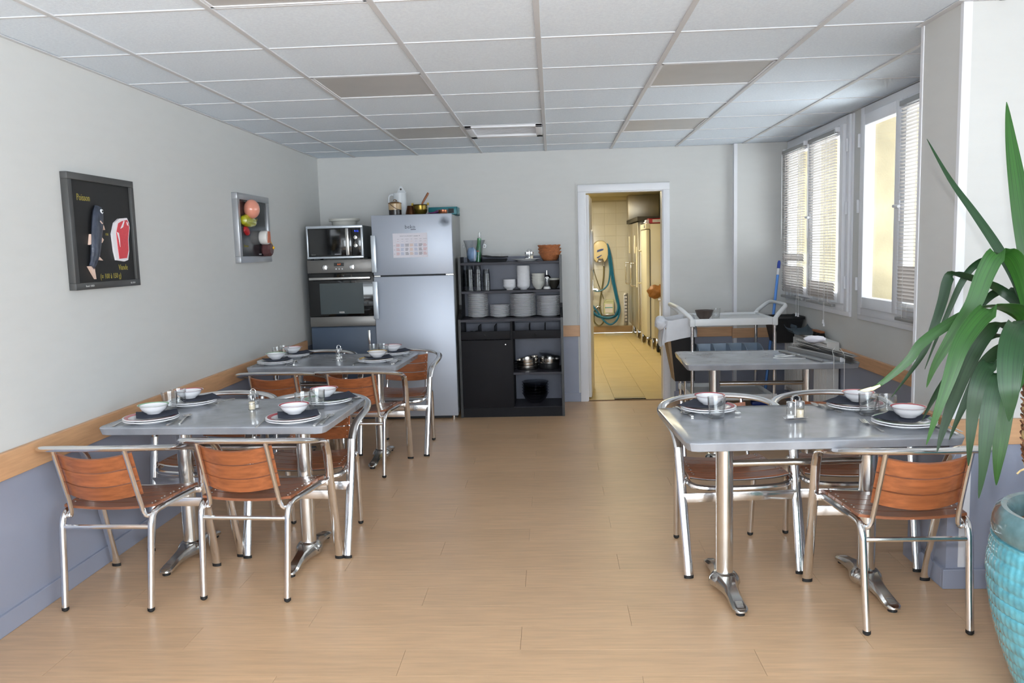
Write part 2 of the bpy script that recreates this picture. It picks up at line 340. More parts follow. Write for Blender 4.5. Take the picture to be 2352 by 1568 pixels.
# floor: sub floor + planks
struct('trim_10', MB().box(2.15, 2.88, YB - .004, YB + .045, -.01, .003, .001), 'joint_dark')
fl = struct('floor', MB().box(XL - .1, XR + .3, -6.2, YB + .13, -0.10, -0.004), 'joint_dark')
pm = {}
def plank_mesh(L):
    k = round(L, 3)
    if k not in pm:
        b = MB(); b.box(-L / 2 + .0005, L / 2 - .0005, -.0928, .0928, -.012, 0.0, 0.0003, seg=1); pm[k] = b.mesh('plank', 0); pm[k].materials.append(M['plank'])
    return pm[k]
PL = 1.27
row = 0
for i in range(-9, 25):
    y0 = .154 + .186 * i; y1 = y0 + .186
    if y0 > YB: break
    ph = [0.847, 1.270, 1.694][(i - 5) % 3] if True else 0
    ph = {0: 0.847, 1: 1.268, 2: 1.692}[(i - 5) % 3]
    x = ph - PL * 3
    yc = (y0 + y1) / 2
    while x < XR:
        a, b2 = max(x, XL), min(x + PL, XR)
        if b2 - a > .03:
            o = obj('plank', plank_mesh(b2 - a), 'plank', fl, loc=((a + b2) / 2, yc, 0))
            if y1 > YB: o.scale.y = (YB - y0) / .186 * 1.0; o.location.y = (y0 + YB) / 2
        x += PL
struct('floor_front', MB().box(XL, XR, -6.2, .154 + .186 * -9 - .0, -.004, 0.0), 'plank')

wl = struct('wall_left', MB().box(XL - .12, XL, -6.2, YB, 0, H + .1), 'wall_paint')
obj('wainscot', MB().box(XL, XL + .003, -6.2, YB, 0, .66), 'blue_paint', wl, smooth=0)
wb = MB(); wb.box(XL - .12, 2.15, YB, YB + .13, 0, H + .1).box(2.88, XR + .1, YB, YB + .13, 0, H + .1).box(2.15, 2.88, YB, YB + .13, 1.985, H + .1)
wbk = struct('wall_back', wb, 'wall_paint')
obj('wainscot', MB().box(XL, 2.075, YB - .003, YB, 0, .66), 'blue_paint', wbk, smooth=0)
obj('wainscot', MB().box(2.975, 3.53, YB - .003, YB, 0, .66), 'blue_paint', wbk, smooth=0)
# boxed-in corner of the back wall
wbx = struct('wall_corner', MB().box(3.53, XR, YB - .06, YB, 0, H), 'wall_paint')
obj('wainscot', MB().box(3.545, XR, YB - .063, YB - .06, 0, .655), 'blue_paint', wbx, smooth=0)
struct('trim_1', MB().box(3.515, 3.545, YB - .066, YB - .06, 0, H).box(3.515, 3.521, YB - .06, YB, 0, H), 'white_trim')
# right wall with two window openings, plus an unseen third added for light
wr = MB()
W1 = (2.985, 4.50, .955, 2.345); W2 = (1.30, 2.745, .955, 2.345); W3 = (-5.8, -2.4, .12, 2.345)
X0, X1 = XR, XR + .045
ys = [-6.2, W3[0], W3[1], W2[0], W2[1], W1[0], W1[1], YB + .13]
for a, b in ((-6.2, W3[0]), (W3[1], W2[0]), (W2[1], W1[0]), (W1[1], YB + .13)): wr.box(X0, X1, a, b, 0, H + .1)
for Wn in (W1, W2, W3): wr.box(X0, X1, Wn[0], Wn[1], 0, Wn[2]).box(X0, X1, Wn[0], Wn[1], Wn[3], H + .1)
wrt = struct('wall_right', wr, 'wall_paint')
obj('wainscot', MB().box(XR - .003, XR, -6.2, YB, 0, .62), 'blue_paint', wrt, smooth=0)
# rendered outer wall: the reveals seen through the panes
we = MB()
E0, E1 = XR + .045, XR + .42
for a, b in ((-6.2, W3[0]), (W3[1], W2[0] - .02), (W2[1] + .02, W1[0] - .02), (W1[1] + .02, 5.2)): we.box(E0, E1, a, b, -3, 2.9)
for Wn in (W1, W2, W3): we.box(E0, E1, Wn[0] - .02, Wn[1] + .02, -3, Wn[2] - .03).box(E0, E1, Wn[0] - .02, Wn[1] + .02, Wn[3] + .02, 2.9)
struct('wall_outer', we, 'stucco')
struct('ground_outside', MB().box(XR + .5, 40, -30, 40, -3.1, -3.0), 'ground')
# unseen rear wall; its wide opening is put in for the rear fill light
struct('wall_rear', MB().box(XL, 0, -6.3, -6.2, 0, H).box(3.6, XR, -6.3, -6.2, 0, H).box(0, 3.6, -6.3, -6.2, 0, .5).box(0, 3.6, -6.3, -6.2, 2.2, H), 'wall_paint')
# pillar between the windows
PX, PY0, PY1 = 3.46, .31, .67
pl = struct('pillar', MB().box(PX, XR, PY0, PY1, 0, H), 'wall_paint')
obj('wainscot', MB().box(PX - .003, XR, PY0 - .003, PY1 + .003, 0, .66), 'blue_paint', pl, smooth=0)
obj('corner_bead', MB().box(PX - .004, PX + .03, PY0 - .004, PY0, .715, H).box(PX - .004, PX, PY0, PY0 + .02, .715, H).box(PX - .004, PX, PY1 - .02, PY1 + .004, .715, H), 'white_trim', pl, smooth=0)
obj('corner_bead', MB().box(PX + .045, PX + .085, PY0 - .006, PY0 - .003, .09, .615), 'white_trim', pl, smooth=0)
# wooden rails (chair-back protection)
rz0, rz1 = .608, .716
struct('trim_2', MB().box(XL, XL + .022, -6.2, 3.98, rz0, rz1, .003), 'rail_wood')
struct('trim_3', MB().box(1.90, 2.085, YB - .024, YB, .63, .735, .003), 'rail_wood')
struct('trim_4', MB().box(2.985, 3.53, YB - .024, YB, .60, .69, .003), 'rail_wood')
struct('trim_5', MB().box(3.50, XR, YB - .084, YB - .06, .59, .68, .003), 'rail_wood')
struct('trim_6', MB().box(XR - .024, XR, PY1, 3.10, .575, .66, .003), 'rail_wood')
struct('trim_7', MB().box(PX - .024, XR, PY0 - .024, PY0, .615, .72, .003).box(PX - .024, PX, PY0, PY1, .615, .72, .003), 'rail_wood')
# baseboards
struct('baseboard_left', MB().box(XL, XL + .016, -6.2, 4.6, 0, .085, .003), 'blue_paint')
struct('baseboard_back', MB().box(1.9, 2.09, YB - .016, YB, 0, .085, .003).box(2.97, 3.53, YB - .016, YB, 0, .085, .003).box(3.5, XR, YB - .076, YB - .06, 0, .085, .003), 'blue_paint')
struct('baseboard_right', MB().box(XR - .016, XR, PY1, YB, 0, .085, .003), 'blue_paint')
struct('baseboard_pillar', MB().box(PX - .02, XR, PY0 - .02, PY0, 0, .085, .003).box(PX - .02, PX, PY0, PY1 + .01, 0, .085, .003), 'blue_paint')
# small switch on the blue wall by the left chairs
sw = obj('wall_socket', MB().box(XL + .003, XL + .012, .60, .64, .30, .36, .003), 'white_trim')
tag(sw, 'small white socket plate on the blue wall behind the wall-side chair', 'socket')

# ceiling: slab, T-bars, tiles, luminaire panels, vent
cl = struct('ceiling', MB().box(XL - .1, XR + .1, -6.3, YB + .1, H + .06, H + .12), 'ceiling_tile')
tm = {}
def tile_mesh(a, b, m):
    k = (round(a, 3), round(b, 3), m)
    if k not in tm:
        q = MB(); q.box(-a / 2, a / 2, -b / 2, b / 2, .002, .018, .002, seg=1); tm[k] = q.mesh('ceiling_tile', 0); tm[k].materials.append(M[m])
    return tm[k]
LUM = {(1, 2), (1, 5), (4, 2), (4, 5), (1, -1), (4, -1)}
xs = [XL] + [.6 * i for i in range(0, 8) if .6 * i < XR] + [XR]
yl = [.6 * j for j in range(-4, 8)] + [YB]
for a, b in zip(xs, xs[1:]):
    for c, d in zip(yl, yl[1:]):
        ij = (round(a / .6), round(c / .6)) if abs(a / .6 - round(a / .6)) < 1e-6 else None
        if ij in LUM or ij == (2, 5): continue
        if a >= PX - .3 and c < PY0 - .6: pass
        obj('ceiling_tile', tile_mesh(b - a - .02, d - c - .008, 'ceiling_tile'), 'ceiling_tile', cl, loc=((a + b) / 2, (c + d) / 2, H))
g = MB()
for x in xs[1:-1]: g.box(x - .012, x + .012, -2.4, YB, H - .004, H + .006, .001, seg=1)
obj('ceiling_main_bar', g, 'grid_metal', cl, smooth=0)
g = MB()
for y in yl[1:-1]: g.box(XL, XR, y - .006, y + .006, H - .002, H + .006)
obj('ceiling_cross_bar', g, 'grid_metal', cl, smooth=0)
obj('edge_angle', MB().box(XL, XL + .02, -2.4, YB, H - .004, H).box(XL, XR, YB - .012, YB, H - .003, H).box(XR - .02, XR, -2.4, YB, H - .003, H).box(PX - .03, XR, PY0 - .02, PY0, H - .004, H).box(PX - .03, PX, PY0, PY1, H - .004, H), 'grid_metal', cl, smooth=0)
ce = struct('ceiling_front', MB().box(XL, XR, -6.2, -2.4, H, H + .02), 'ceiling_tile')
lum_lab = {(1, 2): 'unlit grey ceiling light panel over the table by the fish picture', (1, 5): 'unlit grey ceiling light panel in front of the oven and fridge', (4, 2): 'unlit grey ceiling light panel over the yucca-side table', (4, 5): 'unlit grey ceiling light panel just in front of the kitchen doorway', (1, -1): 'unlit grey ceiling light panel cut by the top edge of the photo', (4, -1): 'unlit grey ceiling light panel above the camera'}
for (i, j) in sorted(LUM):
    if (i, j) == (4, -1): pass
    t = thing('ceiling_light', lum_lab[(i, j)], 'ceiling light', (i * .6 + .3, j * .6 + .3, H), 0, 'recessed ceiling light panels')
    f = MB(); q = .288
    for (x0, x1, y0, y1) in ((-q, q, -q, -q + .012), (-q, q, q - .012, q), (-q, -q + .012, -q, q), (q - .012, q, -q, q)): f.box(x0, x1, y0, y1, -.0015, .02)
    obj('frame', f, 'white_trim', t, smooth=0)
    obj('diffuser', MB().box(-q + .012, q - .012, -q + .012, q - .012, .002, .02), 'diffuser', t, smooth=0)
# air vent
t = thing('ceiling_air_vent', 'white louvred air vent set in the ceiling grid before the back wall', 'vent', (1.5, 3.3, H))
f = MB(); q = .285
for (x0, x1, y0, y1) in ((-q, q, -q, -q + .05), (-q, q, q - .09, q), (-q, -q + .05, -q, q), (q - .05, q, -q, q)): f.box(x0, x1, y0, y1, -.014, .02, .003)
obj('frame', f, 'white_trim', t)
obj('duct', MB().box(-q + .05, q - .05, -q + .05, q - .09, .03, .05), 'dark_gap', t, smooth=0)
sl = MB().box(-.235, .235, -.012, .012, -.0015, .0015).xf(Matrix.Rotation(math.radians(38), 4, 'X')).mesh('slat', 0); sl.materials.append(M['white_trim'])
for k in range(11): obj('slat', sl, 'white_trim', t, loc=(0, -.22 + k * .039, .006))

# ------------------------------------------------------------------ door and kitchen beyond
df = MB()
for (x0, x1, z0, z1) in ((2.085, 2.155, 0, 1.98), (2.875, 2.936, 0, 1.98), (2.085, 2.936, 1.98, 2.045)): df.box(x0, x1, YB - .02, YB, z0, z1, .004)
for (x0, x1, z0, z1) in ((2.150, 2.162, 0, 1.972), (2.868, 2.88, 0, 1.972), (2.150, 2.88, 1.972, 1.985)): df.box(x0, x1, YB, YB + .13, z0, z1)
struct('trim_8', df, 'white_trim', smooth=30)
struct('trim_9', MB().box(2.936, 2.985, YB - .008, YB, 0, 2.055).box(2.068, 2.085, YB - .008, YB, 0, 2.055).box(2.068, 2.985, YB - .0085, YB, 2.0551, 2.066), 'wall_paint')
dl = struct('door_1', MB().box(0, .04, 0, .70, .012, 1.965, .003), 'white_trim', smooth=30)
dl.location = (2.155, 4.80, 0); dl.rotation_euler = (0, 0, -math.radians(5.2))
ph = MB().lathe([(.15, 0), (.20, 0), (.205, .012), (.195, .022), (.16, .022), (.15, .012), (.15, 0)], 32, axis='x')
obj('porthole_rim', ph, 'white_trim', dl, loc=(.04, .32, 1.44))
obj('porthole_pane', MB().lathe([(0, .004), (.152, .004), (.152, .008), (0, .008)], 24, axis='x'), 'pane', dl, loc=(.04, .32, 1.44))
hd = MB().box(.038, .046, .60, .645, .92, 1.13, .003).tube([(.04, .622, 1.03), (.085, .622, 1.03), (.09, .60, 1.03), (.09, .52, 1.03)], .009)
obj('door_handle', hd, 'chrome', dl)
# kitchen shell
KY = 11.0; KX0, KX1, KH = 1.2, 4.1, 2.32
kf = struct('floor_kitchen', MB().box(KX0, KX1, YB + .0, KY, -.1, -.004), 'grout')
ktm = MB().box(-.1485, .1485, -.2985, .2985, -.012, 0, .001, seg=1).mesh('tile', 0); ktm.materials.append(M['kfloor'])
for i in range(-2, 5):
    for j in range(0, 11):
        y0 = 4.83 + .6 * j - (.3 if i % 2 else 0)
        yc = y0 + .3
        if yc + .3 > KY + .05 or yc - .3 < YB - .2: continue
        o = obj('tile', ktm, 'kfloor', kf, loc=(2.413 + .3 * i + .15, yc, 0))
        if yc - .3 < YB + .03: o.scale.y = (yc + .3 - YB - .03) / .6; o.location.y = (yc + .3 + YB + .03) / 2
kw = struct('wall_kitchen', MB().box(KX0, KX1, KY + .0022, KY + .1, 0, KH), 'grout')
kt = MB().box(-.0961, .0961, 0, .012, -.0950, .0950, .0012, seg=1).mesh('tile', 0); kt.materials.append(M['ktile'])
for i in range(-4, 4):
    for j in range(0, 12):
        z = .225 + .1915 * j
        if z + .09 > KH: continue
        obj('tile', kt, 'ktile', kw, loc=(2.547 + .194 * i + .097, KY, z))
obj('skirting', MB().box(KX0, 3.2, KY - .012, KY + .012, 0, .112, .002), 'kskirt', kw, smooth=0)
obj('wall_top_strip', MB().box(KX0, KX1, KY - .02, KY + .012, 2.265, KH), 'kitchen_paint', kw, smooth=0)
struct('wall_kitchen_side', MB().box(KX0 - .1, KX0, YB + .13, KY + .1, 0, KH).box(KX1, KX1 + .1, YB + .13, KY + .1, 0, KH), 'kitchen_paint')
struct('ceiling_kitchen', MB().box(KX0 - .1, KX1 + .1, YB + .13, KY + .1, KH, KH + .1), 'kitchen_paint')

# stainless duct above the cabinets
t = thing('stainless_duct', 'brushed stainless duct on the kitchen ceiling above the steel cabinet', 'duct', (3.36, 10.7, 2.0))
obj('body', MB().box(-.25, .26, -.05, .25, -.09, .315, .004), 'ksteel', t)
# tall stainless cabinet with two doors
t = thing('steel_tall_cabinet', 'tall stainless kitchen cabinet with two bar handles against the tiled wall', 'cabinet', (3.14, 9.6, 0))
obj('body', MB().box(.02, .75, -.22, 1.28, .18, 1.84, .004), 'ksteel', t)
for k, (y0, y1) in enumerate(((-.215, .52), (.53, 1.275))):
    d = obj('door', MB().box(-.012, .02, y0, y1, .19, 1.83, .004), 'ksteel', t)
    yh = .12 if k == 0 else 1.0
    obj('handle', MB().tube([(-.012, yh, .86), (-.075, yh, .86), (-.085, yh, .87), (-.085, yh, 1.20), (-.075, yh, 1.21), (-.012, yh, 1.21)], .012), 'chrome', d)
    obj('grip_plate', MB().box(-.03, -.012, yh - .035, yh + .035, 1.36, 1.64, .006), 'kfridge', d)
for (x, y) in ((.05, -.15), (.05, .5), (.05, 1.2), (.7, -.15), (.7, 1.2)): obj('leg', MB().tube([(x, y, 0), (x, y, .19)], .022), 'chrome', t)
# dark board lying on top
o = obj('dark_board', MB().box(3.10, 3.95, 9.10, 10.85, 1.845, 1.905, .004), 'dark_board'); tag(o, 'long dark board lying on top of the stainless kitchen cabinet', 'board')
# white kitchen fridge
t = thing('white_kitchen_fridge', 'tall cream-white kitchen fridge standing before the stainless cabinet', 'refrigerator', (3.17, 8.62, 0))
obj('body', MB().box(.055, .70, 0, .68, .15, 1.78, .012), 'kfridge', t)
d = obj('door', MB().box(0, .055, .0, .68, .155, 1.70, .015), 'kfridge', t)
obj('handle', MB().tube([(-.07, .60, .86), (-.07, .60, 1.46)], .013).tube([(0, .60, .92), (-.07, .60, .92)], .011).tube([(0, .60, 1.40), (-.07, .60, 1.40)], .011), 'kfridge', d)
obj('hinge', MB().box(-.005, .06, -.012, .02, .13, .17, .003), 'dark_steel', t)
obj('control_panel', MB().box(-.004, .06, -.002, .68, 1.71, 1.785, .006), 'kfridge', t)
obj('control_display', MB().box(-.008, -.002, .10, .22, 1.725, 1.765), 'black_glass', t, smooth=0)
obj('door_seal', MB().box(.052, .060, -.004, .68, .16, 1.70), 'dark_gap', t, smooth=0)
for (x, y) in ((.08, .05), (.08, .62), (.64, .05), (.64, .62)): obj('leg', MB().tube([(x, y, 0), (x, y, .16)], .022), 'chrome', t)
# binder and papers on the fridge
t = thing('red_binder', 'red lever-arch binder lying on the cream-white kitchen fridge', 'binder', (3.25, 8.68, 1.785))
obj('cover', MB().box(-.03, .30, 0, .28, 0, .008, .002).box(-.03, .30, 0, .28, .066, .074, .002).box(-.03, .30, 0, .006, 0, .074, .002), 'binder_red', t)
obj('spine_label', MB().box(.02, .19, -.003, .0, .016, .058), 'paper', t, smooth=0)
obj('pages', MB().box(-.02, .29, .02, .27, .008, .066), 'paper', t, smooth=0)
o = obj('paper_stack', MB().box(3.19, 3.23, 8.70, 8.95, 1.785, 1.80).box(3.18, 3.235, 8.74, 9.0, 1.801, 1.815).box(3.185, 3.23, 8.72, 8.92, 1.816, 1.84), 'paper', smooth=0); tag(o, 'loose papers beside the red binder on the kitchen fridge', 'papers')
# steel work table on castors
t = thing('steel_work_table', 'stainless kitchen worktop unit on castors at the doorway edge', 'table', (3.24, 7.75, 0))
obj('worktop', MB().box(-.02, .75, 0, .55, .74, .78, .004), 'ksteel', t)
obj('body', MB().box(.0, .74, .03, .54, .20, .74, .003), 'ksteel', t)
obj('latch', MB().box(.03, .09, .016, .03, .66, .70, .004), 'chrome', t); obj('gauge', MB().lathe([(0, 0), (.03, 0), (.03, .012), (0, .012)], 20, axis='y'), 'dark_steel', t, loc=(.055, .018, .53))
for (x, y) in ((.04, .08), (.04, .48), (.68, .08), (.68, .48)):
    cst = obj('caster', MB().lathe([(0, -.02), (.058, -.02), (.062, 0), (.058, .02), (0, .02)], 20, axis='x'), 'black_rubber', t, loc=(x, y, .062))
    obj('fork', MB().box(-.03, .03, -.012, .012, .03, .14, .003), 'steel', cst)
def crumple(seed, r, sc, n=3):
    rnd = random.Random(seed); b = MB(); rr = bmesh.ops.create_icosphere(b.bm, subdivisions=n, radius=1.0)
    for v in rr['verts']:
        p = v.co.copy(); d = 1 + rnd.uniform(-.035, .035) + .10 * math.sin(5 * p.x + 3 * p.y + seed) * math.cos(6 * p.z - 2 * p.x) + .06 * abs(math.sin(11 * p.y + 7 * p.z + seed)); v.co = Vector((v.co.x * sc[0], v.co.y * sc[1], v.co.z * sc[2])) * r * d
    return b
pb = thing('brown_paper_bag', 'crumpled brown paper bag hanging over the stainless worktop edge', 'paper bag', (3.19, 7.74, .865))
obj('body', crumple(3, .105, (1.0, .9, .80), 4), 'paper_bag', pb, smooth=50)
obj('twisted_neck', MB().loft([[(x, math.cos(a) * r * 1.1, .03 + dz + math.sin(a) * r) for a in [k * PI / 3 for k in range(6)]] for x, r, dz in ((.05, .055, .02), (.11, .025, .04), (.16, .045, .05), (.24, .06, .04))]), 'paper_bag', pb, smooth=0)
# hose reel
t = thing('hose_reel', 'cream wall-mounted cleaning unit with blue emblem on white kitchen tiles', 'hose reel', (2.655, KY, 1.39))
cov = MB(); pro = []
for k in range(28):
    a = 2 * PI * k / 28; rx = .135 * (1 if math.sin(a) > 0 else 1.0) * (abs(math.cos(a)) ** .9) * (1 if math.cos(a) > 0 else -1); rz = (.20 if math.sin(a) > 0 else .19) * (abs(math.sin(a)) ** .75) * (1 if math.sin(a) > 0 else -1)
    if abs(rx) < .06 and rz < -.1: rz += .07
    pro.append((rx, rz))
cov.loft([[(x * s_, -d, z * s_) for x, z in pro] for s_, d in ((1, 0), (1, .10), (.93, .135), (.7, .15))]); obj('cover', cov, 'reel_cream', t)
obj('emblem', MB().prism([(-.06, .0), (.04, .03), (.055, .055), (.01, .055), (-.055, .035)], -.156, -.150, 'xz'), 'logo_blue', t, smooth=0)
obj('emblem', MB().prism([(-.065, -.085), (.015, -.045), (.02, -.055), (-.045, -.10), (-.065, -.10)], -.156, -.150, 'xz'), 'logo_blue', t, smooth=0)
obj('valve', MB().box(-.05, .05, -.09, -.02, -.175, -.145, .004).tube([(.06, -.05, -.17), (.06, -.05, -.24)], .014), 'dark_steel', t)
def loop(pts, r, y, sub=8): return MB().tube(cr([(x, y, z) for x, z in pts], sub), r, n=8)
hc = thing('blue_hose', 'looped blue water hose hanging beside the cream kitchen unit', 'hose', (2.655, KY - .06, 1.39))
for k, (r_, pts) in enumerate(((.016, [(.115, .14), (.16, 0), (.21, -.4), (.27, -.75), (.30, -.98), (.25, -1.10), (.10, -1.14), (-.08, -1.09), (-.17, -.95), (-.15, -.5), (-.12, -.1)]),
                            (.016, [(.125, .12), (.17, -.05), (.22, -.45), (.285, -.8), (.315, -1.0), (.27, -1.16), (.16, -1.24), (.05, -1.18), (-.06, -1.02), (-.16, -.85), (-.19, -.4)]),
                            (.016, [(.12, .10), (.155, -.1), (.19, -.45), (.255, -.78), (.29, -.95), (.23, -1.08), (.09, -1.12), (-.09, -1.06), (-.19, -.92)]),
                            (.013, [(.13, -.05), (.155, -.3), (.13, -.52), (.06, -.62), (-.04, -.66), (-.14, -.63), (-.17, -.5), (-.15, -.2), (-.17, .05)]))):
    obj('hose_loop', loop(pts, r_, -.02 * k), 'hose_blue', hc)
hg = thing('grey_spray_hose', 'thin grey spray hose and gun hanging under the cream kitchen unit', 'hose', (2.655, KY - .03, 1.39))
obj('hose', loop([(.06, -.24), (.05, -.45), (0, -.75), (-.02, -.95), (.02, -1.10), (.04, -1.20), (-.04, -1.26), (-.12, -1.18), (-.11, -1.02), (-.06, -.93)], .012, 0), 'hose_grey', hg)
obj('thin_hose', loop([(-.14, -.1), (-.10, -.35), (-.02, -.60), (.05, -.80)], .006, -.01), 'hose_grey', hg)
obj('spray_gun', MB().tube([(-.12, -.02, -.98), (-.05, -.02, -.93), (.0, -.02, -.94)], [.02, .026, .018]), 'dark_steel', hg)
t = thing('jerrycan', 'translucent detergent jerrycan with white label on the kitchen wall', 'jerrycan', (2.785, KY - .02, .335))
obj('bracket', MB().box(-.10, .10, -.10, .02, -.02, .0, .003), 'steel', t)
obj('body', MB().box(-.088, .088, -.09, .0, 0, .20, .012).box(-.05, .088, -.085, -.005, .19, .245, .012), 'can_clear', t)
obj('cap', MB().lathe([(0, .0), (.018, 0), (.018, .03), (0, .03)], 14), 'can_clear', t, loc=(-.06, -.045, .20))
obj('label', MB().box(-.065, .065, -.093, -.090, .02, .17), 'paper', t, smooth=0); obj('label_stripe', MB().box(-.065, .065, -.095, -.092, .10, .115), 'can_teal', t, smooth=0)
t = thing('wall_grille', 'narrow vertical metal grille low on the kitchen wall', 'grille', (3.08, KY, .13))
obj('frame', MB().box(-.035, .035, -.02, 0, 0, .55, .003), 'steel_brushed', t); obj('opening', MB().box(-.02, .025, -.024, -.019, .05, .52), 'dark_gap', t, smooth=0)
gm = MB().box(-.018, .022, -.03, -.022, 0, .045).mesh('slat', 0); gm.materials.append(M['steel'])
for k in range(8): obj('slat', gm, 'steel', t, loc=(0, 0, .06 + .057 * k))

# ------------------------------------------------------------------ windows and blinds
def window(n, Wn, split, side_open=True):
    y0, y1, z0, z1 = Wn
    f = MB(); fx0, fx1 = XR - .028, XR + .05; q = .045
    f.box(fx0, fx1, y0 - .015, y0 + q, z0 - .01, z1 + .012, .003).box(fx0, fx1, y1 - q, y1 + .015, z0 - .01, z1 + .012, .003).box(fx0, fx1, y0 + q, y1 - q, z1 - q, z1 + .012, .003).box(fx0, fx1, y0 + q, y1 - q, z0 - .01, z0 + q, .003)
    r = struct('window_%d' % n, f, 'white_trim', smooth=30)
    obj('sill', MB().box(XR - .016, XR + .02, y0 - .04, y1 + .04, z0 - .045, z0 - .01, .003), 'white_trim', r)
    obj('casing', MB().box(XR - .012, XR, y0 - .045, y0 - .012, z0 - .045, z1 + .012, .002).box(XR - .012, XR, y1 + .012, y1 + .045, z0 - .045, z1 + .012, .002), 'white_trim', r)
    for (a, b) in ((y0 + q, split), (split, y1 - q)):
        s = MB(); sx0, sx1 = XR - .05, XR + .012; m = .075
        s.box(sx0, sx1, a + .002, a + m, z0 + q, z1 - q, .006).box(sx0, sx1, b - m, b - .002, z0 + q, z1 - q, .006).box(sx0, sx1, a + m, b - m, z1 - q - m, z1 - q, .006).box(sx0, sx1, a + m, b - m, z0 + q, z0 + q + m, .006)
        so = obj('sash', s, 'white_trim', r)
        obj('pane', MB().box(XR - .012, XR - .006, a + m - .01, b - m + .01, z0 + q + m - .01, z1 - q - m + .01), 'pane', so, smooth=0)
    h = MB().box(XR - .062, XR - .05, split - .03, split, 1.57, 1.70, .004).tube([(XR - .056, split - .015, 1.66), (XR - .09, split - .015, 1.66), (XR - .092, split - .03, 1.66), (XR - .092, split - .10, 1.655)], .010)
    obj('window_handle', h, 'white_trim', r)
    hg_ = MB()
    for z in (z0 + .16, (z0 + z1) / 2, z1 - .25): hg_.tube([(XR - .038, y0 - .004, z), (XR - .038, y0 - .004, z + .09)], .011).tube([(XR - .038, y1 + .004, z), (XR - .038, y1 + .004, z + .09)], .011)
    obj('hinge', hg_, 'white_trim', r)
    return r
window(1, W1, 3.775); window(2, W2, 2.055); window(3, W3, -4.1)  # the third is out of view, added and sized to brighten the room
slat_cache = {}
def blind(label, y0, y1, ztop, zbot, tilt_fn, wand):
    t = thing('venetian_blind', label, 'blind', (XR - .075, (y0 + y1) / 2, 0), 0, 'venetian blinds on the window sashes')
    L = y1 - y0
    obj('headrail', MB().box(-.016, .014, -L / 2, L / 2, ztop, ztop + .03, .003), 'blind_rail', t)
    for yy in (-L / 2 + .013, L / 2 - .013): obj('bracket', MB().box(-.01, .03, yy - .017, yy + .017, ztop + .01, ztop + .045, .003), 'white_trim', t)
    k = round(L, 3)
    if k not in slat_cache:
        b = MB(); b.grid(lambda u, v: ((v - .5) * .025, (u - .5) * L, .0022 * (1 - (2 * v - 1) ** 2)), 1, 4, .0005); slat_cache[k] = b.mesh('slat', 60); slat_cache[k].materials.append(M['blind_slat'])
    n = int((ztop - zbot - .03) / .0212)
    for i in range(n):
        z = ztop - .018 - i * .0212
        o = obj('slat', slat_cache[k], 'blind_slat', t, loc=(0, 0, z)); o.rotation_euler = (0, math.radians(tilt_fn(z) + random.uniform(-2, 2)), 0)
    obj('bottom_rail', MB().box(-.014, .014, -L / 2, L / 2, zbot - .012, zbot + .008, .003), 'blind_rail', t)
    c = MB()
    for y in (-L / 2 + .10, 0.0, L / 2 - .10):
        for x in (-.013, .013): c.tube([(x, y, ztop), (x, y, zbot)], .0012, n=5)
    obj('ladder_cord', c, 'cord', t)
    p = MB()
    for (y, dz) in wand: p.tube([(-.02, y, ztop), (-.02, y, zbot - dz)], .0012, n=5)
    obj('pull_cord', p, 'cord', t)
    for (y, dz) in wand: obj('cord_tassel', MB().lathe([(0, 0), (.008, 0), (.004, .03), (0, .03)], 10), 'white_trim', t, loc=(-.02, y, zbot - dz - .03))
    if wand: obj('tilt_wand', MB().tube([(-.022, L / 2 - .03, ztop), (-.022, L / 2 - .03, ztop - .75)], .004, n=6), 'cord', t)
    return t
blind('pale venetian blind on the window sash nearest the back corner', 3.85, 4.46, 2.24, .985, lambda z: 20 if z > 1.36 else (62 if (z < 1.26 or z > 1.31) else 25), [(-.25, .12), (-.19, .12)])
blind('pale venetian blind on the sash beside the wall between the windows', 3.10, 3.72, 2.24, .985, lambda z: 18 if z > 1.16 else 62, [(-.16, .14), (-.14, .12)])
blind('grey venetian blind on the second window, partly hidden by the pillar', 1.37, 1.985, 2.24, .985, lambda z: 14 if (z > 1.30 or 1.0 < z < 1.09) else 68, [])

# ------------------------------------------------------------------ pictures on the left wall
t = thing('fish_and_meat_picture', 'black framed board with relief fish and red meat slice, lettered Poisson and Viande', 'picture', (XL, .835, 1.597))
# local: +y along wall (to the back), z up, +x out of wall
def frame(t, hy, hz, wd, d, m, bm_):
    f = MB()
    for (y0, y1, z0, z1) in ((-hy, hy, hz - wd, hz), (-hy, hy, -hz, -hz + wd), (-hy, -hy + wd, -hz + wd, hz - wd), (hy - wd, hy, -hz + wd, hz - wd)): f.box(0, d, y0, y1, z0, z1, .002)
    obj('frame', f, m, t)
    obj('backboard', MB().box(0, d - .012, -hy + wd - .002, hy - wd + .002, -hz + wd - .002, hz - wd + .002), bm_, t, smooth=0)
frame(t, .29, .268, .032, .034, 'frame_dark', 'board_black')
fx = .0225
def ribbon_body(b, spine, widths, depth, x0, n=12):
    secs = []
    for i, (y, z) in enumerate(spine):
        w_ = widths[i]; a = spine[max(i - 1, 0)]; c = spine[min(i + 1, len(spine) - 1)]
        d = Vector((0, c[0] - a[0], c[1] - a[1])).normalized(); nrm = Vector((0, -d.z, d.y))
        secs.append([tuple(Vector((x0, y, z)) + nrm * (math.cos(2 * PI * k / n) * w_) + Vector((1, 0, 0)) * ((math.sin(2 * PI * k / n) + .8) * depth * min(1, w_ / .03))) for k in range(n)])
    return b.loft(secs)
sp = [(-.058, .128), (-.060, .120), (-.068, .09), (-.080, .04), (-.092, 0), (-.105, -.05), (-.118, -.10), (-.135, -.145), (-.15, -.165)]
fo = obj('fish', ribbon_body(MB(), sp, [.004, .024, .038, .042, .040, .036, .030, .022, .018], .018, fx), 'fish_skin', t, label='dark blue relief fish')
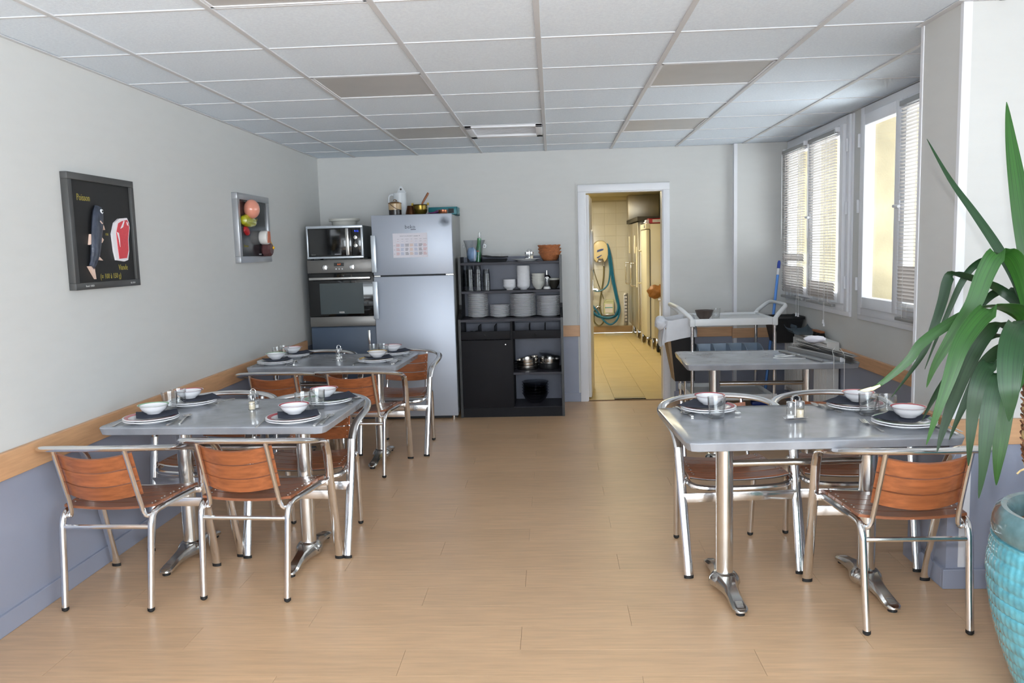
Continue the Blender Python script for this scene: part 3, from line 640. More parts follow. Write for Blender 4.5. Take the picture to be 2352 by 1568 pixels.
for poly in ([(-.175, -.160), (-.13, -.160), (-.122, -.222), (-.150, -.190)], [(-.030, .045), (-.022, .02), (-.012, .012), (-.018, .03)], [(-.048, -.02), (-.03, -.035), (-.045, -.05)], [(-.135, -.01), (-.15, -.06), (-.136, -.055)], [(-.082, -.115), (-.05, -.135), (-.085, -.132)]): obj('fin', MB().prism(poly, fx, fx + .012, 'yz'), 'fin_pink', fo, smooth=0)
obj('eye', MB().lathe([(0, 0), (.012, 0), (.010, .006), (0, .007)], 16, axis='x'), 'fish_eye', fo, loc=(fx + .0275, -.062, .098))
obj('pupil', MB().lathe([(0, 0), (.005, 0), (.004, .003), (0, .003)], 12, axis='x'), 'black_rubber', fo, loc=(fx + .0342, -.062, .098))
obj('gill', MB().tube(cr([(fx + .032, -.084, .052), (fx + .031, -.068, .042), (fx + .022, -.046, .046)], 6), .003, n=6), 'fin_pink', fo)
mt = [(.055, -.005), (.085, .05), (.13, .072), (.205, .078), (.222, .055), (.225, .03), (.205, -.03), (.203, -.09), (.185, -.135), (.15, -.142), (.075, -.135), (.062, -.09)]
me_ = obj('meat_slice', MB().prism(mt, fx, fx + .010, 'yz'), 'meat_fat', t, smooth=0, label='red slice with white fat')
mr_ = [(.09, 0), (.115, .048), (.15, .060), (.20, .068), (.215, .045), (.212, .02), (.194, -.03), (.192, -.085), (.17, -.125), (.10, -.128), (.095, -.08)]
obj('red_flesh', MB().prism(mr_, fx + .010, fx + .013, 'yz'), 'meat_red', me_, smooth=0)
obj('fat_vein', MB().prism([(.128, .022), (.150, .046), (.165, .062), (.172, .060), (.152, .03)], fx + .013, fx + .0145, 'yz').prism([(.09, .005), (.108, .0), (.113, -.03), (.112, -.07), (.103, -.03)], fx + .013, fx + .0145, 'yz').prism([(.19, .058), (.20, .054), (.205, .038), (.195, .042)], fx + .013, fx + .0145, 'yz'), 'meat_fat', me_, smooth=0)
RW = (PI / 2, 0, PI / 2)
text('Poisson', .044, 'chalk_yellow', t, (fx, -.155, .158), RW, sx=.8); text('ou', .026, 'chalk_yellow', t, (fx, .022, -.006), RW); text('Viande', .040, 'chalk_yellow', t, (fx, .150, -.172), RW, sx=.8); text('(\u2248 100 \u00e0 150 g)', .036, 'chalk_yellow', t, (fx, .03, -.212), RW, sx=.85)
text('Raoul  OREA', .013, 'chalk_white', t, (.0355, -.18, -.252), RW); text('Nb 1814', .013, 'chalk_white', t, (.0355, .21, -.252), RW)
t = thing('food_picture', 'small silver framed board with relief egg, green pear and cakes', 'picture', (XL, 2.825, 1.665))
frame(t, .315, .243, .045, .04, 'frame_silver', 'board_gloss')
obj('egg', MB().sphere((.07, -.13, .135), .068, 24, (.8, 1, 1)), 'egg_pink', t)
pr_ = obj('pear', ribbon_body(MB(), [(-.235, .055), (-.225, .055), (-.19, .055), (-.13, .054), (-.05, .048), (0, .044), (.02, .042)], [.006, .028, .042, .046, .040, .022, .006], .03, .015, 14), 'pear_green', t)
obj('pear_stem', MB().tube([(.035, .02, .042), (.03, .06, .05)], .004, n=6), 'pestle_wood', pr_)
obj('strawberry', ribbon_body(MB(), [(-.20, .0), (-.19, -.005), (-.15, -.02), (-.11, -.03), (-.10, -.03)], [.004, .02, .032, .02, .004], .02, .015), 'berry_red', t)
cu_ = obj('round_cheese', MB().lathe([(0, 0), (.046, 0), (.052, .01), (.052, .05), (.047, .06), (0, .06)], 24, axis='x'), 'cheese', t, loc=(.028, .13, -.062))
obj('cheese_cut', MB().prism([(-.03, -.04), (.03, -.04), (.034, .0), (.028, .045), (-.012, .045)], .060, .064, 'yz'), 'salmon', cu_, smooth=0)
obj('yellow_wedge', MB().prism([(.20, -.05), (.30, -.12), (.31, -.16), (.24, -.15), (.19, -.10)], .018, .06, 'yz'), 'cream_yellow', t, smooth=0)
ck = obj('brown_cake', MB().lathe([(0, 0), (.045, 0), (.054, .012), (.054, .05), (.04, .066), (0, .066)], 10, axis='x'), 'cake_brown', t, loc=(.028, .17, -.15), smooth=20)
obj('yellow_dot', MB().sphere((.066, .03, .012), .012, 10), 'cream_yellow', ck)
text('Oeufs', .028, 'chalk_yellow', t, (.029, .05, .07), RW); text('Dessert', .026, 'chalk_yellow', t, (.029, -.17, -.125), RW); text('Nb 1815', .014, 'chalk_white', t, (.029, .10, -.185), RW)

# ------------------------------------------------------------------ oven column, microwave, fridge
t = thing('oven_cabinet', 'blue-grey tall cabinet unit housing a steel oven beside the fridge', 'cabinet', (0, 3.98, 0))
obj('carcass', MB().box(-.30, .285, .02, .57, .0, .83, .002).box(-.30, -.288, .02, .57, .83, 1.42).box(.273, .285, .02, .57, .83, 1.42), 'cabinet_blue', t, smooth=30)
d = obj('door', MB().box(-.298, .283, 0, .02, .10, .825, .003), 'cabinet_blue', t)
obj('handle', MB().box(.212, .232, -.035, -.022, .60, .80, .003).box(.216, .228, -.03, 0, .61, .63).box(.216, .228, -.03, 0, .77, .79), 'steel', d)
t = thing('built_in_oven', 'stainless built-in oven with black glass door and orange clock', 'oven', (0, 3.98, 0))
obj('body', MB().box(-.286, .271, .03, .5, .835, 1.41), 'dark_gap', t, smooth=0)
obj('control_panel', MB().box(-.303, .283, -.012, .03, 1.305, 1.418, .004), 'oven_steel', t)
obj('door', MB().box(-.300, .281, -.018, .03, .925, 1.302, .004), 'black_glass', t)
obj('door_window', MB().box(-.20, .185, -.0215, -.018, .945, 1.215, .001), 'oven_window', t, smooth=0)
obj('handle', MB().box(-.28, .258, -.06, -.042, 1.246, 1.268, .004).box(-.27, -.255, -.05, -.018, 1.25, 1.264).box(.235, .25, -.05, -.018, 1.25, 1.264), 'steel', t)
obj('lower_panel', MB().box(-.300, .281, -.014, .03, .835, .922, .004), 'oven_steel', t)
for x in (-.143, .097): obj('knob', MB().lathe([(0, 0), (.022, 0), (.02, -.01), (.0, -.01)], 20, axis='y').box(-.009, .009, -.032, -.008, -.021, .021, .004), 'chrome', t, loc=(x, -.012, 1.353))
obj('display', MB().box(-.064, .024, -.015, -.012, 1.362, 1.392), 'black_glass', t, smooth=0)
text('8:27', .018, 'led_orange', t, (-.018, -.0165, 1.378))
for x in (-.046, -.019, .008): obj('button', MB().lathe([(0, 0), (.006, 0), (.005, -.006), (0, -.006)], 12, axis='y'), 'chrome', t, loc=(x, -.012, 1.338))
tick = MB()
for x in (-.143, .097):
    for k in range(7):
        a = PI * (k / 6 * 1.5 - .25); tick.box(x + .031 * math.cos(a) - .0015, x + .031 * math.cos(a) + .0015, -.0128, -.012, 1.353 + .031 * math.sin(a) - .0015, 1.353 + .031 * math.sin(a) + .0015)
obj('dial_marks', tick, 'print_dark', t, smooth=0)
obj('brand_badge', MB().box(-.035, .01, -.0232, -.0215, .952, .968, .001), 'dark_steel', t, smooth=0)
# microwave
t = thing('microwave', 'black fronted microwave with silver frame standing on the oven cabinet', 'microwave', (-.055, 4.0, 1.43))
for (x, y) in ((-.22, .04), (.22, .04), (-.22, .34), (.22, .34)): obj('foot', MB().lathe([(0, 0), (.014, 0), (.014, .012), (0, .012)], 12), 'black_rubber', t, loc=(x, y, -.01))
obj('body', MB().box(-.246, .250, .02, .40, .0, .282, .006), 'mw_side', t)
ff = MB(); 
for (x0, x1, z0, z1) in ((-.248, .25, .262, .284), (-.248, .25, 0, .018), (-.248, -.234, .018, .262), (.232, .25, .018, .262)): ff.box(x0, x1, -.012, .022, z0, z1, .003)
obj('front_frame', ff, 'mw_silver', t)
d = obj('door', MB().box(-.234, .148, -.008, .02, .018, .262, .003), 'black_glass', t)
obj('door_window', MB().box(-.225, .055, -.0105, -.008, .03, .252), 'black_glass', d, smooth=0)
obj('handle', MB().box(.104, .134, -.045, -.03, .025, .258, .007).box(.108, .13, -.035, -.008, .03, .06, .004).box(.108, .13, -.035, -.008, .225, .255, .004), 'steel', d)
obj('control_panel', MB().box(.150, .232, -.008, .02, .018, .262, .003), 'black_glass', t)
for z in (.178, .108): obj('knob', MB().lathe([(0, 0), (.018, 0), (.016, -.018), (0, -.02)], 20, axis='y'), 'steel', t, loc=(.188, -.008, z))
text('9:12', .022, 'led_blue', t, (.196, -.0095, .232)); text('SAMSUNG', .010, 'white_mark', t, (.02, -.0115, .036)); text('Smart oven', .008, 'print_light', t, (-.19, -.0115, .036))
mk = MB()
for k in range(9):
    a = PI * (k / 8); mk.box(.188 + .027 * math.cos(a) - .0012, .188 + .027 * math.cos(a) + .0012, -.0092, -.008, .108 + .027 * math.sin(a) - .0012, .108 + .027 * math.sin(a) + .0012)
obj('dial_marks', mk, 'print_light', t, smooth=0)
# plastic tub on microwave
t = thing('plastic_tub', 'frosted plastic tub with lid rim standing on the microwave', 'tub', (-.005, 4.17, 1.713))
obj('body', MB().lathe([(0, .0), (.105, 0), (.115, .05), (.117, .052), (.110, .052), (.1, .004), (0, .004)], 32), 'tub_plastic', t)
obj('rim', MB().lathe([(.112, .042), (.135, .044), (.137, .062), (.133, .066), (.0, .062), (.0, .058), (.112, .056), (.112, .042)], 32), 'tub_plastic', t)

# fridge
t = thing('fridge_freezer', 'tall silver fridge-freezer with a menu sheet on its upper door', 'refrigerator', (.64, 3.92, 0))
obj('body', MB().box(-.335, .338, .065, .70, .03, 1.785, .006), 'fridge_side', t)
obj('seal', MB().box(-.325, .330, .045, .068, .04, 1.78), 'dark_gap', t, smooth=0)
du = obj('freezer_door', MB().box(-.350, .346, 0, .048, 1.273, 1.788, .007), 'fridge_silver', t)
dn = obj('fridge_door', MB().box(-.350, .346, 0, .048, .03, 1.262, .007), 'fridge_silver', t)
obj('hinge', MB().box(.28, .345, .005, .04, 1.263, 1.272).box(-.345, -.29, .005, .04, 1.263, 1.272), 'steel', t, smooth=0)
for d, z0, z1 in ((du, 1.30, 1.617), (dn, .90, 1.225)): obj('handle', MB().box(-.352, -.310, -.05, -.034, z0, z1, .005).box(-.345, -.315, -.038, 0, z0 + .01, z0 + .04, .003).box(-.345, -.315, -.038, 0, z1 - .04, z1 - .01, .003), 'mw_silver', d)
obj('plinth', MB().box(-.33, .33, .07, .10, 0, .03), 'dark_gap', t, smooth=0)
obj('foot', MB().lathe([(0, 0), (.018, 0), (.018, .03), (0, .03)], 12), 'steel', t, loc=(.30, .055, 0))
text('beko', .046, 'print_dark', du, (-.015, -.0008, 1.682)); obj('badge_underline', MB().box(-.01, .035, -.001, 0, 1.656, 1.662), 'print_dark', du, smooth=0)
obj('smudge_mark', MB().grid(lambda u, v: ((.284 + (.06 * (.2 + .8 * math.sin(PI * (.15 + .7 * v)))) * (2 * u - 1)), -.0006, 1.67 + .10 * v), 4, 6), 'smudge', du, smooth=0)
# menu sheet
ms = thing('menu_sheet', 'printed weekly menu sheet held on the upper fridge door', 'paper sheet', (.622, 3.9185, 1.527))
obj('sheet', MB().box(-.150, .150, -.0008, 0, -.105, .102), 'paper', ms, smooth=0)
text('R E S T A U R A N T  semaine 14', .0125, 'print_dark', ms, (.0, -.0016, .078))
days = ['LUNDI', 'MARDI', 'MERCREDI', 'JEUDI', 'VENDREDI', 'SAMEDI', 'DIMANCHE']
for k, dy in enumerate(days): text(dy, .0058, 'print_dark', ms, (-.105 + .039 * k, -.0016, .052))
for r_, nm in enumerate(('MATIN', 'MIDI', 'SOIR')): text(nm, .0055, 'print_dark', ms, (-.138, -.0016, -.002 - .036 * r_))
for m_, pick in (('print_dark', (2, 5)), ('print_red', (0, 6)), ('print_orange', (3,)), ('print_blue', (1, 4))):
    b = MB()
    for k in pick:
        b.box(-.115 + .039 * k, -.096 + .039 * k, -.0014, -.0008, .033, .0345)
        for r_ in range(3):
            for q in range(5):
                b.box(-.122 + .039 * k, -.122 + .039 * k + random.uniform(.022, .033), -.0014, -.0008, .010 - .036 * r_ - .0052 * q, .0122 - .036 * r_ - .0052 * q)
    o = obj('printed_lines', b, m_, ms, smooth=0); o['kind'] = 'stuff'
gl = MB()
for k in range(8): gl.box(-.1262 + .039 * k, -.1258 + .039 * k, -.0012, -.0008, -.095, .060)
obj('table_lines', gl, 'print_light', ms, smooth=0)
obj('magnet', MB().lathe([(0, 0), (.004, 0), (.003, -.003), (0, -.003)], 10, axis='y'), 'white_mark', ms, loc=(-.005, -.0008, -.094))

# things on the fridge
FT = 1.789
t = thing('enamel_jug', 'white chipped enamel utensil jug standing behind the brown pot', 'jug', (.475, 4.32, FT))
obj('body', MB().lathe([(0, 0), (.058, 0), (.058, .21), (.054, .21), (.054, .004), (0, .004)], 28), 'enamel_white', t)
obj('back_plate', MB().prism([(-.045, .20), (.05, .20), (.05, .215), (.022, .255), (.012, .275), (-.006, .275), (-.016, .255)], .05, .056, 'xz'), 'enamel_white', t, smooth=0)
obj('hanging_hole', MB().lathe([(0, 0), (.009, 0), (.009, -.003), (0, -.003)], 14, axis='y'), 'enamel_chip', t, loc=(.002, .049, .248))
obj('handle', MB().tube(cr([(-.055, 0, .195), (-.085, 0, .195), (-.102, 0, .17), (-.10, 0, .11), (-.08, 0, .07), (-.056, 0, .05)], 6), .009), 'enamel_white', t)
obj('enamel_chip', MB().box(-.03, -.024, -.058, -.050, .135, .15).box(-.02, -.016, -.059, -.05, .13, .145), 'enamel_chip', t, smooth=0)
t = thing('brown_pot', 'brown glazed lidded pot with wire handle standing on the fridge', 'pot', (.465, 4.12, FT))
obj('lower_body', MB().lathe([(0, 0), (.055, 0), (.056, .05), (0, .05)], 28), 'pot_dark', t); obj('upper_body', MB().lathe([(.0, .05), (.0565, .05), (.057, .105), (0, .105)], 28), 'pot_cream', t)
lid = obj('lid', MB().lathe([(0, .125), (.03, .122), (.058, .112), (.062, .106), (.058, .104), (0, .104)], 28), 'pot_brown', t)
obj('lid_ring', MB().tube([(.014 * math.cos(a), 0, .128 + .012 * math.sin(a)) for a in [k * PI / 8 for k in range(9)]], .003, n=6), 'pot_brown', lid)
obj('wire_handle', MB().tube(cr([(-.035, -.058, .10), (-.01, -.066, .08), (.03, -.06, .055), (.052, -.03, .05)], 6), .0025, n=6), 'enamel_chip', t)
t = thing('copper_measure', 'dark copper conical measure standing beside the brass pot', 'pot', (.59, 4.22, FT))
obj('body', MB().lathe([(0, 0), (.052, 0), (.05, .02), (.034, .088), (.032, .088), (.046, .02), (0, .004)], 28), 'copper_dark', t)
t = thing('brass_mortar', 'small brass hanging pot with wooden spoon on the fridge', 'pot', (.683, 4.16, FT))
obj('body', MB().lathe([(0, 0), (.035, .0), (.055, .022), (.062, .05), (.062, .085), (.068, .092), (.062, .092), (.057, .085), (.055, .04), (.03, .008), (0, .008)], 28), 'brass', t)
obj('lug', MB().box(-.078, -.060, -.006, .006, .085, .108).box(.060, .078, -.006, .006, .085, .108), 'brass', t, smooth=0)
o = obj('wooden_pestle', MB().tube([(.675, 4.16, FT + .03), (.705, 4.165, FT + .11), (.745, 4.17, FT + .175), (.757, 4.17, FT + .195)], [.010, .009, .011, .009], n=10), 'pestle_wood'); tag(o, 'brown wooden pestle leaning out of the brass pot', 'pestle')
t = thing('teal_crate', 'teal plastic tray at the rear of the fridge top', 'tray', (.86, 4.42, FT))
bx = MB(); bx.box(-.13, .13, -.10, .10, 0, .008); bx.box(-.13, -.124, -.10, .10, 0, .075, .002).box(.124, .13, -.10, .10, 0, .075, .002).box(-.13, .13, -.10, -.094, 0, .075, .002).box(-.13, .13, .094, .10, 0, .075, .002); obj('body', bx, 'teal_plastic', t)
obj('slot', MB().box(.05, .10, -.103, -.099, .02, .06), 'dark_gap', t, smooth=0)
o = obj('purple_cloth', MB().grid(lambda u, v: (.755 + .13 * u, 4.10 + .14 * v, FT + .006 + (.012 + .034 * u) * (1 - .5 * abs(2 * v - 1)) + .003 * math.sin(9 * u + 5 * v)), 10, 8, .004), 'purple_cloth'); tag(o, 'folded purple cloth lying on the fridge between pots', 'cloth')
t = thing('copper_pan', 'small shallow copper pan at the front of the fridge top', 'pan', (.893, 4.08, FT))
obj('body', MB().lathe([(0, 0), (.036, 0), (.04, .006), (.041, .036), (.038, .036), (.036, .008), (0, .006)], 28), 'copper', t)

# ------------------------------------------------------------------ black hutch
t = thing('black_hutch', 'dark open dresser full of crockery between fridge and kitchen door', 'dresser', (0, 0, 0))
x0, x1 = 1.005, 1.92
def side(xa, xb):
    return MB().prism([(3.97, 0), (4.40, 0), (4.40, 1.41), (4.10, 1.41), (4.10, .99), (4.085, .95), (4.0, .90), (3.97, .87)], xa, xb, 'yz')
obj('side_panel', side(x0, x0 + .022), 'hutch_edge', t, smooth=0); obj('side_panel', side(x1 - .022, x1), 'hutch_edge', t, smooth=0)
obj('back_panel', MB().box(x0 + .02, x1 - .02, 4.39, 4.40, 0.05, 1.405), 'hutch_back', t, smooth=0)
obj('shelf', MB().box(x0 + .022, x1 - .022, 4.12, 4.39, 1.338, 1.358, .001), 'hutch_shelf', t, smooth=0)
obj('shelf', MB().box(x0 + .022, x1 - .022, 4.12, 4.39, 1.085, 1.106, .001), 'hutch_shelf', t, smooth=0)
obj('worktop', MB().box(x0 + .022, x1 - .022, 3.975, 4.39, .845, .866, .001), 'hutch_shelf', t, smooth=0)
obj('divider', MB().box(1.458, 1.478, 3.985, 4.39, .09, .845), 'hutch', t, smooth=0)
for (a, b) in ((x0 + .024, 1.456), (1.480, x1 - .024)):
    dr = obj('drawer', MB().box(a, b, 3.972, 3.99, .69, .762, .002), 'hutch', t)
    obj('drawer_box', MB().box(a + .01, b - .01, 3.99, 4.36, .69, .70).box(a + .01, b - .01, 4.34, 4.36, .70, .80), 'hutch_back', dr, smooth=0)
    for k in (1, 2): obj('drawer_divider', MB().prism([(4.0, .70), (4.30, .70), (4.30, .80), (4.06, .80), (4.02, .74)], a + (b - a) * k / 3, a + (b - a) * k / 3 + .008, 'yz'), 'hutch_edge', dr, smooth=0)
    obj('drawer_knob', MB().lathe([(0, 0), (.005, 0), (.009, -.012), (0, -.016)], 12, axis='y'), 'hutch_edge', dr, loc=(a + (b - a) * .48, 3.972, .728))
dd = obj('door', MB().box(x0 + .024, 1.474, 3.972, 3.99, .085, .684, .002), 'hutch', t)
obj('door_knob', MB().lathe([(0, 0), (.005, 0), (.005, -.012), (0, -.012)], 12, axis='y'), 'steel', dd, loc=(1.415, 3.972, .645))
obj('shelf', MB().box(1.478, x1 - .022, 3.985, 4.39, .372, .392, .001), 'hutch_shelf', t, smooth=0)
obj('bottom', MB().box(x0 + .022, x1 - .022, 3.985, 4.39, .065, .085), 'hutch_shelf', t, smooth=0)
obj('plinth', MB().box(x0 + .022, x1 - .022, 3.978, 3.99, .0, .082), 'hutch', t, smooth=0)

def plate_mesh(r, h, th=.003, n=32):
    return MB().lathe([(0, .0), (r * .60, 0), (r * .64, .003), (r * .72, h * .55), (r, h), (r, h + th * .6), (r * .97, h + th), (r * .71, h * .55 + th), (r * .60, th + .001), (0, th + .001)], n)
def bowl_mesh(r, h, foot=.5, th=.004, n=28, fn=None):
    return MB().lathe([(0, 0), (r * foot, 0), (r * foot, .004), (r * .80, h * .45), (r * .95, h * .85), (r, h), (r * .985, h + th * .4), (r * .95 - th * .6, h * .87), (r * .78 - th * .6, h * .47), (r * foot * .8, th + .003), (0, th + .003)], n, fn=fn)
def stack(me_fn, m, x, y, z0, count, pitch, name, what, where, group, cat, jit=.0015):
    me = me_fn().mesh(name, 40); me.materials.append(M[m])
    for k in range(count):
        o = obj(name, me, m, loc=(x + random.uniform(-jit, jit), y + random.uniform(-jit, jit), z0 + pitch * k))
        idx = count - 1 - k
        pos = 'bottom' if k == 0 else (ORD[idx] + (' from the top' if idx else ''))
        tag(o, '%s, %s of %s' % (what, pos, where), cat, group)
SZ = 1.1065; WZ = .8665; yS = 4.27
stack(lambda: plate_mesh(.094, .012), 'china', 1.160, 4.24, WZ, 24, .0088, 'side_plate', 'small white plate', 'the tall stack beside the fridge', 'tall stack of small plates at the fridge end', 'plate')
stack(lambda: plate_mesh(.090, .012), 'china', 1.358, 4.22, WZ, 12, .0088, 'side_plate', 'small white plate', 'the short stack on the lower shelf', 'short stack of small plates', 'plate')
stack(lambda: plate_mesh(.118, .015), 'china', 1.566, 4.21, WZ, 18, .0112, 'dinner_plate', 'large white plate', 'the taller dinner-plate stack', 'taller stack of dinner plates', 'plate')
stack(lambda: plate_mesh(.112, .015), 'china', 1.800, 4.21, WZ, 16, .0112, 'dinner_plate', 'large white plate', 'the stack next to the door-side panel', 'stack of dinner plates by the side panel', 'plate')
stack(lambda: bowl_mesh(.060, .032, .50, .002), 'china', 1.448, yS, SZ, 8, .0086, 'small_bowl', 'small white bowl', 'the short bowl stack on the middle shelf', 'short stack of small bowls', 'bowl', .001)
stack(lambda: bowl_mesh(.062, .032, .50, .002), 'china', 1.575, yS, SZ, 22, .0086, 'small_bowl', 'small white bowl', 'the tall bowl stack on the middle shelf', 'tall stack of small bowls', 'bowl', .001)
flu = lambda r, z, a: r * (1 + .035 * math.cos(12 * a) * (1 if .02 < z < .055 else .2))
stack(lambda: bowl_mesh(.062, .068, .45, .004, 48, flu), 'bowl_grey', 1.708, yS, SZ, 4, .0235, 'fluted_bowl', 'fluted pale bowl', 'the nested four on the middle shelf', 'nested fluted bowls', 'bowl')
o = obj('dark_bowl', bowl_mesh(.056, .076, .45), 'bowl_dark', loc=(1.848, 4.30, SZ)); tag(o, 'dark brown breakfast bowl beneath a pale bowl on the middle shelf', 'bowl')
o = obj('pale_bowl', bowl_mesh(.054, .070, .45), 'bowl_grey', loc=(1.848, 4.30, SZ + .022)); tag(o, 'pale grey bowl nested in the dark brown bowl', 'bowl')
t = thing('sugar_pourer', 'glass sugar pourer with chrome spout on the middle shelf', 'sugar pourer', (1.787, 4.20, SZ))
obj('jar', MB().lathe([(0, .0), (.036, 0), (.033, .012), (.026, .05), (.026, .10), (.023, .10), (.023, .05), (0, .006)], 20), 'clear_glass', t); obj('sugar', MB().lathe([(0, .003), (.034, .003), (.032, .012), (.026, .022), (0, .022)], 20), 'salt_grain', t)
obj('lid', MB().lathe([(0, .098), (.034, .098), (.034, .108), (.02, .125), (.008, .128), (.0075, .165), (.0, .165)], 20), 'chrome', t)
# tumblers upside down in stacks
tumb = MB().lathe([(.034, 0), (.036, .002), (.033, .04), (.031, .042), (.028, .078), (0, .078), (0, .070), (.026, .070), (.029, .04), (.034, 0)], 20).mesh('stacked_tumbler', 40); tumb.materials.append(M['smoke_glass'])
for (sx, sy, cnt, wh) in ((1.098, 4.20, 5, 'the stack beside the fridge'), (1.168, 4.20, 5, 'the middle glass stack'), (1.245, 4.20, 4, 'the shortest glass stack'), (1.060, 4.28, 4, 'the half-hidden rear glass stack')):
    for k in range(cnt):
        o = obj('stacked_tumbler', tumb, 'smoke_glass', loc=(sx, sy, SZ + .038 * k)); idx = cnt - 1 - k
        tag(o, 'upturned clear tumbler, %s of %s' % ('bottom' if k == 0 else (ORD[idx] + (' from the top' if idx else '')), wh), 'glass', 'upturned tumblers on the middle shelf')
# top shelf things
TZ = 1.3585
t = thing('ice_bucket', 'clear ice bucket with ring handles on the dresser top shelf', 'ice bucket', (1.140, 4.27, TZ))
obj('body', MB().lathe([(0, 0), (.066, 0), (.074, .10), (.084, .16), (.099, .200), (.096, .200), (.080, .158), (.070, .10), (.062, .006), (0, .006)], 36), 'bucket_clear', t)
for s_ in (-1, 1): obj('ring_handle', MB().tube([(s_ * .094 + s_ * .012 * math.cos(a), -.02, .145 + .016 * math.sin(a)) for a in [k * PI / 6 for k in range(12)]], .004, n=6, closed=True), 'bucket_clear', t)
o = obj('blue_cloth', crumple(5, .052, (.85, .8, 1.25)), 'blue_cloth', loc=(1.118, 4.265, TZ + .073), smooth=60); tag(o, 'crumpled light blue cloth inside the clear ice bucket', 'cloth')
t = thing('green_bottle', 'green bottle with a clear neck standing in the ice bucket', 'bottle', (1.172, 4.275, TZ + .007)); t.rotation_euler = (0, math.radians(4), 0)
obj('glass_body', MB().lathe([(0, 0), (.024, 0), (.024, .12), (.019, .16), (.018, .21), (.0, .21)], 20), 'green_glass', t); obj('neck', MB().lathe([(.0, .21), (.015, .21), (.012, .25), (.013, .265), (0, .265)], 20), 'clear_glass', t)
obj('label_mark', MB().box(-.018, .004, -.0255, -.022, .09, .098), 'red_dot', t, smooth=0)
for k in range(4):
    o = obj('folded_black_cloth', MB().grid(lambda u, v: ((u - .5) * .205 + random.uniform(-.002, .002), (v - .5) * .20, .002 * math.sin(6 * u) + (.012 * max(0, 1 - 4 * u) if k == 3 else 0)), 8, 5, .0105), 'napkin_black', loc=(1.318 + .004 * k, 4.235, TZ + .006 + .0115 * k), smooth=60); o.rotation_euler = (0, 0, math.radians(3 - 3 * k))
    tag(o, 'folded black cloth, %s of the pile on the dresser top shelf' % (['bottom', 'third from the top', 'second from the top', 'top'][k]), 'cloth', 'folded black cloths')
o = obj('serving_plate', plate_mesh(.130, .020), 'china', loc=(1.605, 4.255, TZ)); tag(o, 'flat white plate carrying a cruet set on the dresser', 'plate')

# ------------------------------------------------------------------ cruet sets
def shaker(parent, x, y, grain, h=.075, s_=1.0):
    j = obj('shaker', MB().lathe([(0, 0), (.0155 * s_, 0), (.0165 * s_, .004), (.0165 * s_, h * .48), (.0145 * s_, h * .55), (.0165 * s_, h * .62), (.015 * s_, h * .78), (0, h * .78)], 18), 'clear_glass', parent, loc=(x, y, .004))
    obj('contents', MB().lathe([(0, .003), (.0145 * s_, .003), (.0145 * s_, h * (.52 if grain == 'pepper_grain' else .22)), (0, h * (.52 if grain == 'pepper_grain' else .22))], 16), grain, j)
    obj('cap', MB().lathe([(0, h * .76), (.0165 * s_, h * .76), (.0170 * s_, h * .95), (.012 * s_, h), (0, h)], 18), 'chrome', j)
def cruet(label, loc, rz, arch=True, s_=1.0, first='salt_grain', second='pepper_grain'):
    t = thing('cruet_set', label, 'cruet set', loc, rz, 'salt and pepper sets')
    b = MB()
    if arch: b.grid(lambda u, v: ((u - .5) * .092, (v - .5) * .045, .003 + .008 * (2 * v - 1) ** 2), 2, 8, .002)
    else: b.tube([(.024 * math.cos(a), .04 * math.sin(a), .002) for a in [k * PI / 12 for k in range(24)]], .002, n=6, closed=True).tube([(.020 * math.cos(a), .04 * math.sin(a), .035) for a in [k * PI / 12 for k in range(24)]], .0015, n=6, closed=True)
    obj('base', b, 'chrome', t)
    hp = [(0, 0, .004), (0, 0, .075), (0, 0, .085)] if arch else [(0, .0, .003), (0, .0, .075)]
    obj('post', MB().tube(hp, .003, n=8), 'chrome', t)
    ring = [((.018 if arch else .014) * math.cos(a), 0, (.088 if arch else .088) + .015 * math.sin(a)) for a in [-.35 * PI / 2 + k * (PI * 1.35) / 12 for k in range(13)]]
    obj('handle', MB().tube(ring, .007 if arch else .0018, .0025 if arch else .0018, n=8, hint=(0, 1, 0)), 'chrome', t)
    if arch: shaker(t, -.021, 0, first, .075, s_); shaker(t, .021, 0, second, .075, s_)
    else: shaker(t, 0, -.020, second, .075, s_); shaker(t, 0, .020, first, .075, s_)
    return t
cruet('small chrome cruet set standing on the flat plate of the dresser', (1.632, 4.255, TZ + .0055), 0, True, 1.05)
# wicker baskets
def basket(label, loc, k):
    t = thing('wicker_basket', label, 'basket', loc, .3 * k, 'stacked wicker bread baskets')
    scal = lambda r, z, a: r * (1 + .016 * math.cos(28 * a + PI * round(z / .0066)))
    obj('bowl', MB().lathe([(0, 0), (.058, 0)] + [(.058 + .040 * (q / 11) ** .8 + .0012 * (-1) ** q, .0066 * q) for q in range(1, 12)] + [(.095, .074), (.081, .037), (.054, .005), (0, .005)], 112, fn=scal), 'wicker', t)
    obj('braided_rim', MB().tube([((.097 + .002 * math.sin(12 * a)) * math.cos(a), (.097 + .002 * math.sin(12 * a)) * math.sin(a), .076 + .002 * math.cos(12 * a)) for a in [q * 2 * PI / 72 for q in range(72)]], .006, n=6, closed=True), 'wicker', t)
for k, w_ in enumerate(('bottom', 'middle', 'top')): basket('brown wicker bread basket, %s of the three stacked on the dresser' % w_, (1.818 - .003 * k, 4.27, TZ + .029 * k), k)

